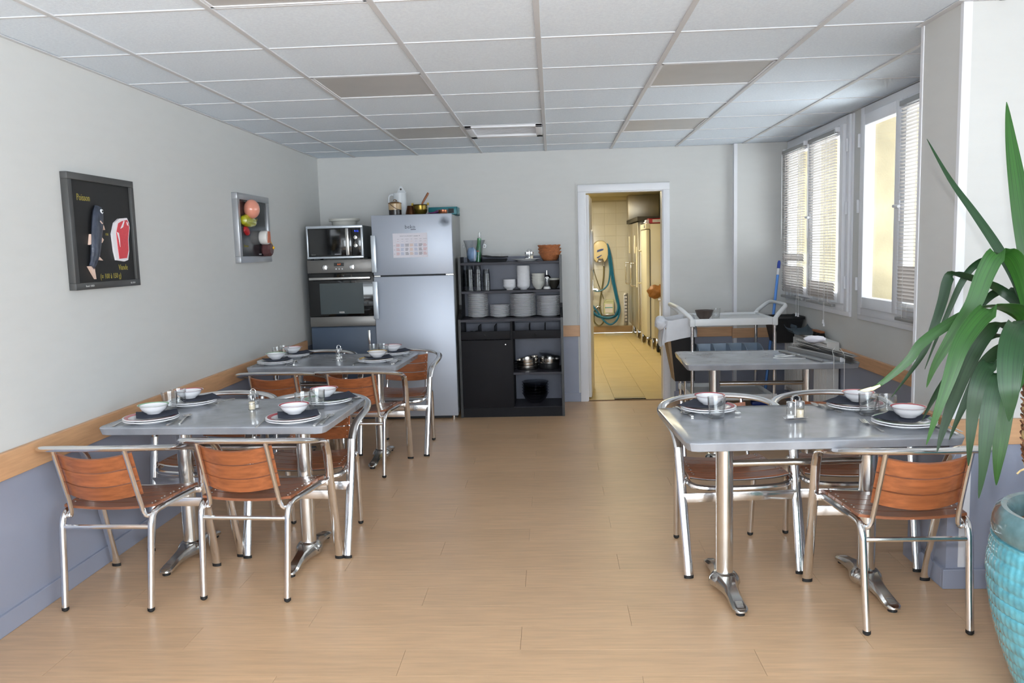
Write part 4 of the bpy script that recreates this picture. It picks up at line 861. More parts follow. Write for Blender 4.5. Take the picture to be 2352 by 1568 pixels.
# lower cupboard: pans and bowls
def pan(label, loc, rot, r, h, m, sides=True):
    t = thing('saucepan', label, 'pan', loc, 0); t.rotation_euler = rot
    obj('body', MB().lathe([(0, 0), (r * .93, 0), (r * .97, .008), (r * .985, h * .5), (r, h), (r * .96, h), (r * .95, h * .5), (r * .9, .006), (0, .006)], 32), m, t)
    obj('rolled_rim', MB().tube([(r * math.cos(a), r * math.sin(a), h) for a in [k * PI / 18 for k in range(36)]], .004, n=6, closed=True), 'steel', t)
    if sides: obj('grip', MB().box(-r - .022, -r + .005, -.03, .03, h * .55, h * .7, .004), 'black_rubber', t)
    return t
CZ = .3925
pan('steel pan at the bottom of the tilted pan stack in the dresser', (1.595, 4.19, CZ), (0, 0, 0), .100, .034, 'pan_steel')
pan('second steel pan up in the tilted pan stack in the dresser', (1.597, 4.19, CZ + .026), (0, math.radians(-4), 0), .100, .036, 'pan_steel')
pan('tilted topmost steel pan of the stack in the dresser', (1.60, 4.19, CZ + .058), (0, math.radians(-11), 0), .102, .040, 'pan_steel')
pan('black pan under the round glass lids in the dresser', (1.790, 4.20, CZ), (0, 0, 0), .094, .062, 'bin_black')
pan('dark steel pan nested in the black pan of the dresser', (1.792, 4.20, CZ + .05), (0, math.radians(6), 0), .092, .045, 'dark_steel', False)
for k in range(2):
    t = thing('glass_pan_lid', ['lower round glass lid lying on the dark steel pan', 'upper round glass lid lying on the dark steel pan'][k], 'pan lid', (1.795, 4.20, CZ + .112 + .012 * k), 0, 'glass pan lids'); t.rotation_euler = (0, math.radians(13), 0)
    obj('dome', MB().lathe([(.098, 0), (.095, .006), (.06, .016), (0, .02), (0, .017), (.06, .013), (.094, .002), (.098, 0)], 30), 'clear_glass', t)
gb = MB().lathe([(0, 0), (.05, 0), (.09, .03), (.118, .085), (.122, .088), (.118, .090), (.086, .034), (.048, .005), (0, .005)], 36).mesh('glass_salad_bowl', 40); gb.materials.append(M['smoke_glass'])
for k in range(5):
    o = obj('glass_salad_bowl', gb, 'smoke_glass', loc=(1.660, 4.19, .0855 + .026 * k)); tag(o, 'clear glass salad bowl, %s of the nested five in the dresser' % (['bottom', 'fourth from the top', 'third from the top', 'second from the top', 'top'][k]), 'bowl', 'nested glass salad bowls')
o = obj('dark_mug', MB().lathe([(0, 0), (.028, 0), (.038, .03), (.038, .055), (.034, .055), (.033, .03), (0, .006)], 20), 'bin_black', loc=(1.13, 4.08, .7005)); tag(o, 'small black bowl inside the open drawer nearer the fridge', 'bowl')

# ------------------------------------------------------------------ chairs
def chair_proto():
    t = thing('slatted_armchair', 'x', 'chair')
    P1 = [(.262, .118, .555), (.265, .088, .600), (.270, .045, .628), (.279, -.03, .648), (.284, -.11, .666), (.268, -.19, .684), (.215, -.252, .698), (.12, -.293, .707), (0, -.307, .71)]
    path = P1 + [(-x, y, z) for x, y, z in P1[-2::-1]]
    pts = cr(path, 5)
    n = len(pts)
    ra = [.0205] * n; rb = [.0125] * n
    obj('arm_rail', MB().tube(pts, ra, rb, n=12, hint=(1, 0, 0)), 'aluminium', t)
    for s_ in (-1, 1):
        l = obj('leg', MB().tube([(s_ * .249, .2475, .012), (s_ * .2555, .183, .28), (s_ * .262, .118, .557)], .0205, .0115, n=12, hint=(1, 0, 0)), 'aluminium', t)
        obj('foot_cap', MB().tube([(s_ * .249, .2475, 0), (s_ * .249, .247, .014)], .0215, .0125, n=12, hint=(1, 0, 0)), 'black_rubber', l)
        l = obj('leg', MB().tube(cr([(s_ * .187, -.2475, .014), (s_ * .190, -.228, .18), (s_ * .193, -.212, .33), (s_ * .194, -.203, .375), (s_ * .196, -.185, .402), (s_ * .199, -.155, .413), (s_ * .205, -.12, .415)], 4), .0138, n=10), 'aluminium', t)
        obj('foot_cap', MB().lathe([(0, 0), (.008, .0), (.0145, .006), (.0145, .018), (0, .018)], 12), 'black_rubber', l, loc=(s_ * .187, -.2475, 0))
        obj('back_post', MB().tube(cr([(s_ * .150, -.290, .702), (s_ * .151, -.255, .60), (s_ * .153, -.219, .495), (s_ * .155, -.202, .445), (s_ * .158, -.194, .412), (s_ * .168, -.188, .394), (s_ * .182, -.182, .396), (s_ * .196, -.176, .408)], 4), .0098, n=8), 'aluminium', t)
    U = [(.203, -.135, .415), (.212, -.05, .4145), (.224, .07, .414), (.229, .13, .411), (.222, .175, .402), (.185, .203, .394), (.10, .215, .390), (0, .218, .389)]
    obj('seat_frame', MB().tube(cr(U + [(-x, y, z) for x, y, z in U[-2::-1]], 4), .0125, n=8), 'aluminium', t)
    for s_ in (-1, 1): obj('bracket', MB().box(s_ * .24 - .018, s_ * .24 + .018, .118, .142, .398, .424, .003), 'aluminium', t)
    obj('crossbar', MB().box(-.255, .255, .168, .178, .318, .360, .002), 'aluminium', t)
    obj('stretcher', MB().tube([(-.192, -.208, .352), (.192, -.208, .352)], .0098, n=8), 'aluminium', t)
    # seat slats, dished, running side to side
    riv = MB()
    for k in range(5):
        y0 = -.176 + k * .0690; y1 = y0 + .0630
        wa = .198 + (y0 + .176) * .08; wb_ = .198 + (y1 + .176) * .08
        def f(u, v, y0=y0, y1=y1, wa=wa, wb_=wb_):
            w_ = wa + (wb_ - wa) * v; return ((2 * u - 1) * w_, y0 + (y1 - y0) * v, .440 - .014 * (1 - (2 * u - 1) ** 2) - (.006 * ((v - .3) ** 2) * 2 if k == 4 else 0))
        obj('seat_slat', MB().grid(f, 8, 1, .011), 'seat_wood', t)
        for s_ in (-1, 1):
            for yy in (y0 + .018, y1 - .018): riv.lathe([(.0045, 0), (.003, .0022), (0, .0025)], 8, c=(s_ * (wa - .02), yy, .4382))
    obj('nosing', MB().tube(cr([(-.222, .165, .428), (-.15, .178, .420), (0, .182, .415), (.15, .178, .420), (.222, .165, .428)], 4), .010, .004, n=8, hint=(0, 1, 0)), 'aluminium', t)
    # back slats: bowed to the rear
    for k in range(3):
        z0 = .484 + k * .0650; z1 = z0 + .0590
        def f(u, v, z0=z0, z1=z1):
            z = z0 + (z1 - z0) * v; s2 = 2 * u - 1; py = -.290 + (.702 - z) * .345; bw = .046 * (1 - s2 * s2)
            return (s2 * .163, py + .022 - bw * .917, z + .006 - bw * .40)
        obj('back_slat', MB().grid(f, 8, 1, .010), 'slat_wood', t)
        for s_ in (-1, 1):
            for zz in (z0 + .016, z1 - .016): riv.sphere((s_ * .150, -.290 + (.702 - zz) * .345 + .026, zz), .004, 8)
    o = obj('rivet', riv, 'steel', t); o['kind'] = 'stuff'
    return t
T1 = 'fish-picture table'; T2 = 'oven-side table'; T3 = 'yucca-side table'
chairs = [
 ((-.045, .363), -1.2, 'wood-slat armchair nearest the blue wall, back to the viewer, at the ' + T1),
 ((.515, .46), -3.7, 'wood-slat armchair on the aisle end, back to the viewer, at the ' + T1),
 ((.051, 1.037), 176.7, 'wood-slat armchair facing the viewer at the wall end of the ' + T1),
 ((.575, .945), 179.0, 'wood-slat armchair facing the viewer at the aisle end of the ' + T1),
 ((.015, 2.345), -1.0, 'wood-slat armchair nearest the wall, back to the viewer, at the ' + T2),
 ((.536, 2.34), -3.0, 'wood-slat armchair on the aisle end, back to the viewer, at the ' + T2),
 ((.03, 2.93), 178.5, 'wood-slat armchair mostly hidden by the wall behind the ' + T2),
 ((.675, 2.904), 175.4, 'wood-slat aluminium armchair in front of the silver fridge door, facing the viewer'),
 ((3.163, .137), .4, 'wood-slat armchair with its back to the viewer, next to the yucca pot'),
 ((2.639, .693), -175.2, 'wood-slat armchair facing the viewer at the aisle end of the ' + T3),
 ((3.172, .728), 180.0, 'wood-slat armchair facing the viewer at the pillar end of the ' + T3)]
cp = chair_proto()
for k, ((x, y), a, lab) in enumerate(chairs):
    if k == 0: cp.location = (x, y, 0); cp.rotation_euler = (0, 0, math.radians(a)); cp['label'] = lab; cp['group'] = 'slatted aluminium armchairs'
    else: dup(cp, (x, y, 0), math.radians(a), lab, 'slatted aluminium armchairs')

# ------------------------------------------------------------------ tables
TH = .72
def table_proto(w_, d_):
    t = thing('dining_table', 'x', 'table')
    hw, hd_ = w_ / 2, d_ / 2
    def outl(ins, c=.035):
        a, b = hw - ins, hd_ - ins; q = []
        for (sx, sy) in ((1, -1), (1, 1), (-1, 1), (-1, -1)):
            p1, p2 = (sx * a, sy * (b - c)), (sx * (a - c), sy * b)
            pm_ = (sx * (a - c * .30), sy * (b - c * .30))
            q += [p1, pm_, p2] if sx * sy > 0 else [p2, pm_, p1]
        return q
    secs = [(.03, TH - .037), (.010, TH - .037), (.007, TH - .035), (.0, TH - .006), (.0015, TH - .002), (.005, TH), (.05, TH)]
    obj('tabletop', MB().loft([[(x, y, z) for x, y in outl(i)] for i, z in secs]), 'table_laminate', t, smooth=28)
    for sx in (-1, 1):
        cx = sx * .30
        obj('column', MB().lathe([(0, .055), (.036, .055), (.036, TH - .04), (0, TH - .04)], 28), 'steel', t, loc=(cx, 0, 0))
        obj('top_bracket', MB().box(cx - .05, cx + .05, -.25, .25, TH - .05, TH - .0372, .004).lathe([(0, TH - .075), (.042, TH - .075), (.05, TH - .05), (0, TH - .05)], 24, c=(cx, 0, 0)), 'dark_steel', t)
        ft = MB().lathe([(0, .022), (.060, .022), (.066, .035), (.062, .055), (.048, .072), (.037, .078), (0, .078)], 28, c=(cx, 0, 0))
        ob = obj('foot', ft, 'cast_metal', t)
        for sy in (-1, 1):
            secs = []
            for (dy, hwid, zb, zt, tw) in ((.03, .050, .022, .072, .7), (.07, .040, .024, .070, .65), (.12, .030, .026, .062, .6), (.18, .028, .022, .050, .62), (.225, .030, .018, .040, .68), (.255, .030, .016, .033, .7), (.272, .022, .016, .028, .7), (.279, .012, .017, .024, .7)):
                secs.append([(cx - hwid, sy * dy, zb), (cx + hwid, sy * dy, zb), (cx + hwid, sy * dy, zb + (zt - zb) * .55), (cx + hwid * tw, sy * dy, zt), (cx - hwid * tw, sy * dy, zt), (cx - hwid, sy * dy, zb + (zt - zb) * .55)])
            obj('foot_arm', MB().loft(secs), 'cast_metal', ob, smooth=35)
            rb_ = MB()
            for q in range(5): rb_.box(cx - .014, cx + .014, sy * (.222 + .008 * q) - .002, sy * (.222 + .008 * q) + .002, .036 - .0015 * q, .0425 - .0021 * q, .001, seg=1)
            obj('toe_rib', rb_, 'cast_metal', ob, smooth=0)
            obj('leveller', MB().lathe([(0, 0), (.018, 0), (.018, .012), (.007, .014), (.007, .024), (0, .024)], 14), 'black_rubber', ob, loc=(cx, sy * .25, 0))
    obj('stretcher', MB().tube([(-.30, 0, .545), (.30, 0, .545)], .0145, n=14), 'steel', t)
    return t
tp = table_proto(1.05, .69)
tabs = [((.325, .735), -2.5, 'grey laminate dining table laid for four, beneath the fish picture'),
        ((.293, 2.585), -3.0, 'grey laminate dining table laid for four, in front of the oven and fridge'),
        ((2.842, .325), 2.5, 'grey laminate dining table laid for three, next to the yucca pot'),
        ((3.195, 2.305), -2.0, 'bare grey laminate dining table with a dismantled blind lying on it')]
TAB = []
for k, ((x, y), a, lab) in enumerate(tabs):
    if k == 0: tp.location = (x, y, 0); tp.rotation_euler = (0, 0, math.radians(a)); tp['label'] = lab; tp['group'] = 'grey dining tables'; TAB.append(tp)
    else: TAB.append(dup(tp, (x, y, 0), math.radians(a), lab, 'grey dining tables'))

# ------------------------------------------------------------------ place settings
PM = plate_mesh(.121, .016, .004, 40).mesh('dinner_plate', 40); PM.materials.append(M['china'])
BM = MB().lathe([(0, 0), (.030, 0), (.033, .004), (.046, .012), (.056, .024), (.061, .036), (.069, .040), (.070, .0418), (.060, .0395), (.053, .025), (.043, .013), (.028, .006), (0, .006)], 40).mesh('soup_bowl', 40); BM.materials.append(M['china'])
bandP = {}; bandB = {}
for c_ in ('red', 'green', 'yellow', 'pink'):
    b = MB().lathe([(.096, .0156), (.113, .0194), (.113, .0199), (.096, .0161), (.096, .0156)], 40).mesh('rim_band', 40); b.materials.append(M['band_' + c_]); bandP[c_] = b
    b = MB().lathe([(.0595, .0392), (.0665, .0416), (.0665, .0421), (.0595, .0397), (.0595, .0392)], 40).mesh('rim_band', 40); b.materials.append(M['band_' + c_]); bandB[c_] = b
def fork_mesh():
    b = MB(); b.loft([[(-w_, y, z), (w_, y, z), (w_, y, z + .0022), (-w_, y, z + .0022)] for y, w_, z in ((-.10, .005, .001), (-.095, .0065, .001), (-.02, .003, .004), (.03, .003, .005), (.045, .009, .003), (.06, .0115, .001))])
    for k in range(4): x = -.0095 + k * .0063; b.loft([[(x - .0016, y, z), (x + .0016, y, z), (x + .0016, y, z + .002), (x - .0016, y, z + .002)] for y, z in ((.058, .001), (.08, .003), (.10, .008))])
    return b
def knife_mesh():
    return MB().loft([[(-w_, y, z), (w_ * .8, y, z), (w_ * .8, y, z + h), (-w_, y, z + h)] for y, w_, z, h in ((-.105, .006, .0005, .005), (-.09, .0085, .0005, .006), (0.0, .006, .0005, .006), (.01, .008, .0005, .002), (.08, .010, .0005, .0018), (.105, .004, .0005, .0012))])
def spoon_mesh(s_=1.0):
    b = MB().loft([[(-w_, y, z), (w_, y, z), (w_, y, z + .0022), (-w_, y, z + .0022)] for y, w_, z in ((-.10, .005, .001), (-.095, .0065, .001), (-.02, .003, .004), (.035, .003, .006), (.045, .005, .005))])
    b.lathe([(0, -.0035), (.011, -.002), (.018, .002), (.020, .005), (.0185, .0055), (.011, .0005), (0, -.001)], 18, c=(0, .066, .004), fn=lambda r, z, a: r * (1 + .28 * abs(math.sin(a))))
    return b.xf(Matrix.Scale(s_, 4))
ME = {'fork': fork_mesh().mesh('fork', 40), 'knife': knife_mesh().mesh('knife', 40), 'spoon': spoon_mesh().mesh('spoon', 40), 'teaspoon': spoon_mesh(.72).mesh('teaspoon', 40)}
for m_ in ME.values(): m_.materials.append(M['steel'])
GM = MB().lathe([(0, .0), (.0305, 0), (.032, .002), (.0325, .026), (.0345, .031), (.033, .036), (.0352, .041), (.0338, .046), (.0362, .051), (.038, .088), (.0385, .090), (.037, .090), (.0342, .050), (.031, .036), (.0290, .016), (.024, .012), (0, .012)], 28).mesh('tumbler', 40); GM.materials.append(M['clear_glass'])
def napkin_mesh(seed):
    rn = random.Random(seed); a, b_ = rn.uniform(0, 6), rn.uniform(0, 6)
    return MB().grid(lambda u, v: ((u - .5) * .178, (v - .5) * .165, .001 + .008 * max(0, abs(2 * u - 1) - .66) * 1.5 + .005 * max(0, abs(2 * v - 1) - .7) + .002 * math.sin(5 * u + a) * math.sin(4 * v + b_) + .003), 14, 14, .0012)
def setting(tbl, who, x, y, ang, bandp, bandb, nap, fk, kn, sp, nrot=40, sp2=None, bo=(0, 0)):
    z = TH; g = 'place settings on the ' + tbl
    for k in range(2):
        t = thing('dinner_plate', ('lower white plate' if k == 0 else 'upper white plate with %s rim band' % (bandp or 'plain white')) + ' at the %s, %s' % (who, tbl), 'plate', (x, y, z + .0005 + .009 * k), 0, 'plates on the dining tables')
        obj('dish', PM, 'china', t)
        if k == 1 and bandp: obj('rim_band', bandP[bandp], 'china', t)
    n = obj('paper_napkin', napkin_mesh(hash((tbl, who)) % 999 if False else int(x * 100 + y * 37 + 50)), 'napkin_navy', loc=(x + nap[0], y + nap[1], z + .0265), smooth=60); n.rotation_euler = (0, 0, math.radians(nrot))
    tag(n, 'navy paper napkin under the bowl at the %s of the %s' % (who, tbl), 'napkin', 'navy napkins')
    t = thing('soup_bowl', 'small white bowl with %s rim at the %s of the %s' % (bandb, who, tbl), 'bowl', (x + bo[0], y + bo[1], z + .034), 0, 'small bowls on the dining tables')
    obj('dish', BM, 'china', t); obj('rim_band', bandB[bandb], 'china', t)
    for nm, pos in (('fork', fk), ('knife', kn), ('spoon', sp), ('teaspoon', sp2)):
        if pos is None: continue
        o = obj(nm, ME[nm], 'steel', loc=(pos[0], pos[1], z + .0006)); o.rotation_euler = (0, 0, math.radians(pos[2]))
        tag(o, 'steel %s at the %s of the %s' % (nm, who, tbl), nm, 'cutlery on the dining tables')
def tumbler(x, y, lab): return tag(obj('tumbler', GM, 'clear_glass', loc=(x, y, TH + .0005)), lab, 'glass', 'tumblers on the dining tables')
# table by the fish picture
setting(T1, 'near wall-side place', -.015, .525, 0, 'pink', 'green', (.02, .02), (-.150, .53, 4), (.112, .53, -2), (.125, .56, 12), 28, bo=(.0, .03))
setting(T1, 'near aisle place', .665, .475, 0, 'red', 'red', (.02, .01), (.53, .46, 4), (.79, .47, 1), (.81, .50, 2), 20, bo=(.0, .02))
setting(T1, 'far wall-side place', -.005, .925, 0, None, 'red', (.03, .02), (.13, .99, 168), (-.16, .93, 175), None, 38, (-.165, .955, -150), bo=(-.02, .02))
setting(T1, 'far aisle place', .70, .905, 0, 'green', 'red', (.04, .02), (.825, .94, 176), (.535, .90, 178), None, 30, (.545, .845, 60), bo=(-.02, .02))
tumbler(-.055, .795, 'front clear tumbler of the wall-side pair at the ' + T1)
tumbler(-.050, .880, 'rear clear tumbler of the wall-side pair at the ' + T1)
tumbler(.635, .715, 'clear tumbler nearer the cruet in the aisle-side pair at the ' + T1)
tumbler(.687, .775, 'clear tumbler nearer the aisle in the aisle-side pair at the ' + T1)
cruet('chrome wire cruet stand with glass shakers at the ' + T1, (.373, .775, TH), math.radians(-5), False)
# table before the oven
setting(T2, 'near wall-side place', -.09, 2.42, 0, None, 'green', (.01, .02), (-.215, 2.38, 2), (.022, 2.43, -2), (.03, 2.47, 14), 32, bo=(-.0, .02))
setting(T2, 'near aisle place', .612, 2.415, 0, 'yellow', 'yellow', (.02, .02), (.485, 2.38, 3), (.752, 2.39, 0), (.762, 2.41, -3), 24, bo=(.01, .02))
setting(T2, 'far wall-side place', -.085, 2.79, 0, None, 'pink', (.04, .02), (.045, 2.80, 170), (-.215, 2.80, 178), None, 35, (-.225, 2.83, -140))
setting(T2, 'far aisle place', .66, 2.785, 0, None, 'pink', (.03, .02), (.785, 2.80, 176), (.515, 2.79, 178), None, 30)
tumbler(-.155, 2.66, 'front clear tumbler of the wall-side pair at the ' + T2)
tumbler(-.135, 2.745, 'rear clear tumbler of the wall-side pair at the ' + T2)
tumbler(.538, 2.71, 'clear tumbler nearer the cruet in the aisle-side pair at the ' + T2)
tumbler(.606, 2.735, 'clear tumbler nearer the aisle in the aisle-side pair at the ' + T2)
cruet('chrome wire cruet stand with glass shakers at the ' + T2, (.311, 2.60, TH), math.radians(-4), False, 1.0, 'salt_grain', 'salt_grain')
# table beside the yucca
setting(T3, 'far aisle place', 2.520, .545, 0, 'red', 'red', (-.025, .01), (2.645, .56, 172), (2.415, .53, 8), (2.405, .56, 186), 55, (2.485, .455, 15), bo=(.005, -.0))
setting(T3, 'far pillar-side place', 3.165, .555, 0, 'red', 'pink', (-.025, .01), (3.045, .56, 20), (3.06, .57, 8), (3.035, .60, 190), 50, (3.135, .485, 20), bo=(.01, .0))
setting(T3, 'near pillar-side place', 3.225, .200, 0, 'green', 'red', (-.01, .01), (3.098, .19, 2), (3.345, .13, 2), None, 45, (3.385, .14, 2), bo=(.02, .01))
tumbler(2.528, .405, 'clear tumbler at the aisle end of the ' + T3)
tumbler(3.165, .415, 'clear tumbler nearer the cruet of the pillar-side pair, at the ' + T3)
tumbler(3.232, .385, 'clear tumbler nearer the pillar of the pillar-side pair, at the ' + T3)
cruet('chrome arched cruet set with two glass shakers at the ' + T3, (2.842, .345, TH), math.radians(8), True, 1.05)

# ------------------------------------------------------------------ dismantled blind on the bare table
headrail = t = thing('blind_headrail', 'grey metal blind headrail lying on the bare table', 'blind part', (3.53, 2.30, TH), math.radians(14))
obj('channel', MB().box(-.014, .014, -.32, .30, 0, .028, .002), 'blind_rail', t); obj('end_cap', MB().box(-.016, .016, -.328, -.318, 0, .030, .003), 'white_trim', t)
sm = MB().grid(lambda u, v: ((v - .5) * .025, (u - .5) * .86, .001 + .0015 * (1 - (2 * v - 1) ** 2)), 10, 2, .0006).mesh('loose_slat', 60); sm.materials.append(M['blind_rail'])
for k in range(14):
    o = obj('loose_slat', sm, 'blind_rail', loc=(3.60 + random.uniform(-.015, .015), 2.30 + random.uniform(-.03, .03), TH + .002 + .0042 * k)); o.rotation_euler = (math.radians(random.uniform(-.3, .3)), 0, math.radians(6 + random.uniform(-3.0, 3.0)))
    tag(o, 'loose grey blind slat, %s of the pile on the bare table' % ('bottom' if k == 0 else ORD[13 - k] + (' from the top' if k < 13 else '')), 'blind slat', 'loose blind slats')
o = obj('blind_rod', MB().tube([(3.37, 2.52, TH + .007), (3.49, 1.99, TH + .007)], .006, n=8), 'blind_rail'); tag(o, 'thin grey blind rod lying beside the headrail', 'blind part')
cd = MB(); cd.tube(cr([(3.45, 2.36, TH + .003), (3.36, 2.30, TH + .003), (3.27, 2.24, TH + .003), (3.25, 2.20, TH + .003), (3.32, 2.17, TH + .003), (3.44, 2.17, TH + .003)], 6), .002, n=6).tube(cr([(3.45, 2.33, TH + .006), (3.36, 2.26, TH + .006), (3.29, 2.25, TH + .006), (3.28, 2.29, TH + .006), (3.36, 2.34, TH + .006)], 6), .002, n=6)
cord_a = obj('looped_cord', cd, 'cord')
cd = MB(); cd.tube(cr([(3.60, 2.10, TH + .075), (3.55, 2.0, TH + .066), (3.54, 1.945, TH + .04), (3.538, 1.935, TH - .04), (3.54, 1.935, .50), (3.54, 1.94, .36)], 5), .0016, n=5).tube(cr([(3.62, 2.08, TH + .076), (3.61, 1.97, TH + .05), (3.602, 1.94, TH), (3.602, 1.935, .52), (3.60, 1.94, .38)], 5), .0016, n=5)
cord_b = obj('hanging_cord', cd, 'cord')
mi = (Matrix.Translation((3.53, 2.30, TH)) @ Matrix.Rotation(math.radians(14), 4, 'Z')).inverted()
for o in (cord_a, cord_b): o.data.transform(mi); o.parent = headrail
tag(obj('white_cloth', crumple(9, .05, (1.4, 1.2, .45)), 'paper', loc=(3.60, 2.50, TH + .085), smooth=60), 'crumpled white rag on the loose blind slats', 'rag')

# ------------------------------------------------------------------ radiator, dustpan, mop, bucket
t = thing('radiator', 'white ribbed panel radiator below the corner window', 'radiator', (0, 0, 0))
obj('panel', MB().box(3.905, 3.915, 3.15, 4.24, .16, .68, .003).box(3.97, 3.978, 3.15, 4.24, .16, .68), 'radiator', t)
rb = MB()
for k in range(33): rb.box(3.895, 3.906, 3.165 + .033 * k, 3.183 + .033 * k, .19, .655, .003, seg=1)
o = obj('rib', rb, 'radiator', t)
obj('side_panel', MB().box(3.893, 3.985, 3.135, 3.15, .15, .695, .003).box(3.893, 3.985, 4.24, 4.255, .15, .695, .003), 'radiator', t); obj('top_grille', MB().box(3.893, 3.985, 3.135, 4.255, .690, .702, .002), 'radiator', t)
for yy in (3.42, 3.97): obj('bracket', MB().box(3.978, 3.9965, yy - .02, yy + .02, .2, .66), 'radiator', t, smooth=0)
obj('valve', MB().tube([(3.94, 3.30, .16), (3.94, 3.30, .0)], .010), 'chrome', t)
t = thing('dustpan', 'dark grey plastic dustpan lying on the radiator', 'dustpan', (3.92, 3.80, .703))
obj('pan', MB().grid(lambda u, v: ((v - .5) * .20 - .03, (u - .5) * .24, .002 + .035 * (abs(2 * v - 1) ** 6) + .03 * u ** 5), 10, 12, .003), 'dustpan', t)
obj('handle', MB().tube([(-.03, .10, .035), (-.05, .22, .05), (-.06, .33, .055)], [.022, .016, .014], [.008, .008, .008], n=8), 'dustpan', t)
t = thing('hand_brush', 'hand brush with dark bristles lying beside the dustpan', 'brush', (3.945, 3.50, .703))
obj('block', MB().box(-.02, .02, -.10, .10, .040, .056, .006), 'pestle_wood', t); bs = MB()
for k in range(60): x, y = random.uniform(-.018, .018), random.uniform(-.095, .095); bs.tube([(x, y, .042), (x * 1.4, y * 1.1, .001)], .004, n=4)
o = obj('bristles', bs, 'bristle', t); o['kind'] = 'stuff'
t = thing('blue_mop', 'blue mop handle leaning in the back corner behind the trolley', 'mop', (0, 0, 0))
a, b = Vector((3.735, 4.33, .03)), Vector((3.893, 4.45, 1.30))
obj('handle', MB().tube([a, a + (b - a) * .90], .0125, n=10), 'mop_blue', t); obj('white_sleeve', MB().tube([a + (b - a) * .90, a + (b - a) * .945], .0135, n=10), 'white_trim', t); obj('grip', MB().tube([a + (b - a) * .945, a + (b - a) * .985, b], [.0145, .0145, .009], n=10), 'mop_dark', t)
obj('mop_head', MB().box(3.62, 3.84, 4.29, 4.37, 0, .035, .008), 'mop_dark', t)
t = thing('black_hanging_bin', 'black plastic bin clipped to the window-side end of the trolley', 'bin', (3.845, 4.12, .60))
def taper(x0, x1, y0, y1, z0, x2, x3, y2, y3, z1, th=.006):
    return MB().loft([[(x0, y0, z0), (x1, y0, z0), (x1, y1, z0), (x0, y1, z0)], [(x2, y2, z1), (x3, y2, z1), (x3, y3, z1), (x2, y3, z1)], [(x2 + th, y2 + th, z1), (x3 - th, y2 + th, z1), (x3 - th, y3 - th, z1), (x2 + th, y3 - th, z1)], [(x0 + th, y0 + th, z0 + th), (x1 - th, y0 + th, z0 + th), (x1 - th, y1 - th, z0 + th), (x0 + th, y1 - th, z0 + th)]])
obj('body', taper(-.085, .09, -.10, .13, 0, -.13, .135, -.14, .18, .225), 'bin_black', t)
obj('rim', MB().box(-.135, .14, -.148, -.136, .205, .23, .003).box(-.135, -.125, -.145, .185, .205, .23, .003).box(.13, .14, -.145, .185, .205, .23, .003), 'bin_black', t)
obj('hook', MB().box(-.160, -.125, -.05, .10, .222, .236, .002), 'bin_black', t)

# ------------------------------------------------------------------ trolley
t = thing('service_trolley', 'white plastic service trolley with three tiers and tubular legs', 'trolley', (0, 0, 0))
tx0, tx1, ty0, ty1 = 2.995, 3.675, 3.77, 4.40
def tray(z0, z1, m, nm, lip=.012):
    b = MB(); b.box(tx0 + .004, tx1 - .004, ty0 + .004, ty1 - .004, z0, z0 + (.042 if m == 'trolley_white' and z0 > .5 else .015), .003)
    b.box(tx0, tx1, ty0, ty0 + lip, z0, z1, .005).box(tx0, tx1, ty1 - lip, ty1, z0, z1, .005).box(tx0, tx0 + lip, ty0, ty1, z0, z1, .005).box(tx1 - lip, tx1, ty0, ty1, z0, z1, .005)
    for (x, y) in ((tx0, ty0), (tx1, ty0), (tx0, ty1), (tx1, ty1)): b.box(x - .022, x + .022, y - .022, y + .022, z0 - .004, z1 + .004, .008)
    return obj(nm, b, m, t)
tray(.785, .845, 'trolley_white', 'top_tray'); tray(.49, .53, 'tray_blue', 'middle_tray'); tray(.15, .20, 'trolley_white', 'bottom_tray')
for (x, y) in ((tx0, ty0), (tx1, ty0), (tx0, ty1), (tx1, ty1)):
    l = obj('leg', MB().tube([(x, y, .09), (x, y, .80)], .0145, n=12), 'aluminium', t)
    obj('caster', MB().lathe([(0, -.012), (.036, -.012), (.038, 0), (.036, .012), (0, .012)], 18, axis='x'), 'dark_steel', l, loc=(x, y, .038)); obj('caster_fork', MB().box(x - .018, x + .018, y - .010, y + .010, .035, .10, .003), 'trolley_white', l)
for s_, x in ((-1, tx0), (1, tx1)):
    obj('handle', MB().tube(cr([(x, ty0 - .005, .835), (x + s_ * .02, ty0 + .0, .862), (x + s_ * .075, ty0 + .03, .915), (x + s_ * .105, ty0 + .07, .938), (x + s_ * .112, ty0 + .16, .944), (x + s_ * .112, ty1 - .16, .944), (x + s_ * .105, ty1 - .07, .938), (x + s_ * .075, ty1 - .03, .915), (x + s_ * .02, ty1, .862), (x, ty1 + .005, .835)], 5), .018, .013, n=10, hint=(1, 0, 0)), 'trolley_white', t)
# cutlery bins on the middle tier
t = thing('cutlery_tray', 'blue-grey compartment tray on the middle tier of the trolley', 'tray', (3.335, 3.93, .506))
b = MB().box(-.27, .27, -.12, .12, 0, .006).box(-.27, .27, .112, .12, 0, .10, .003).box(-.27, .27, -.12, -.112, 0, .045, .003)
obj('body', b, 'tray_blue', t)
for k in range(5): obj('divider', MB().prism([(-.12, 0), (.12, 0), (.12, .10), (.02, .10), (-.06, .075), (-.12, .03)], -.27 + .133 * k, -.262 + .133 * k, 'yz'), 'tray_blue', t, smooth=0)
o = obj('brown_bowl', bowl_mesh(.078, .082, .45, .005, 36, lambda r, z, a: r * (1 + .012 * math.cos(10 * a))), 'bowl_brown', loc=(3.115, 3.88, .8275)); tag(o, 'brown stoneware bowl standing on the trolley top', 'bowl')
o = obj('tumbler', GM, 'clear_glass', loc=(3.228, 3.96, .8275)); tag(o, 'clear tumbler behind the brown bowl on the trolley', 'glass')
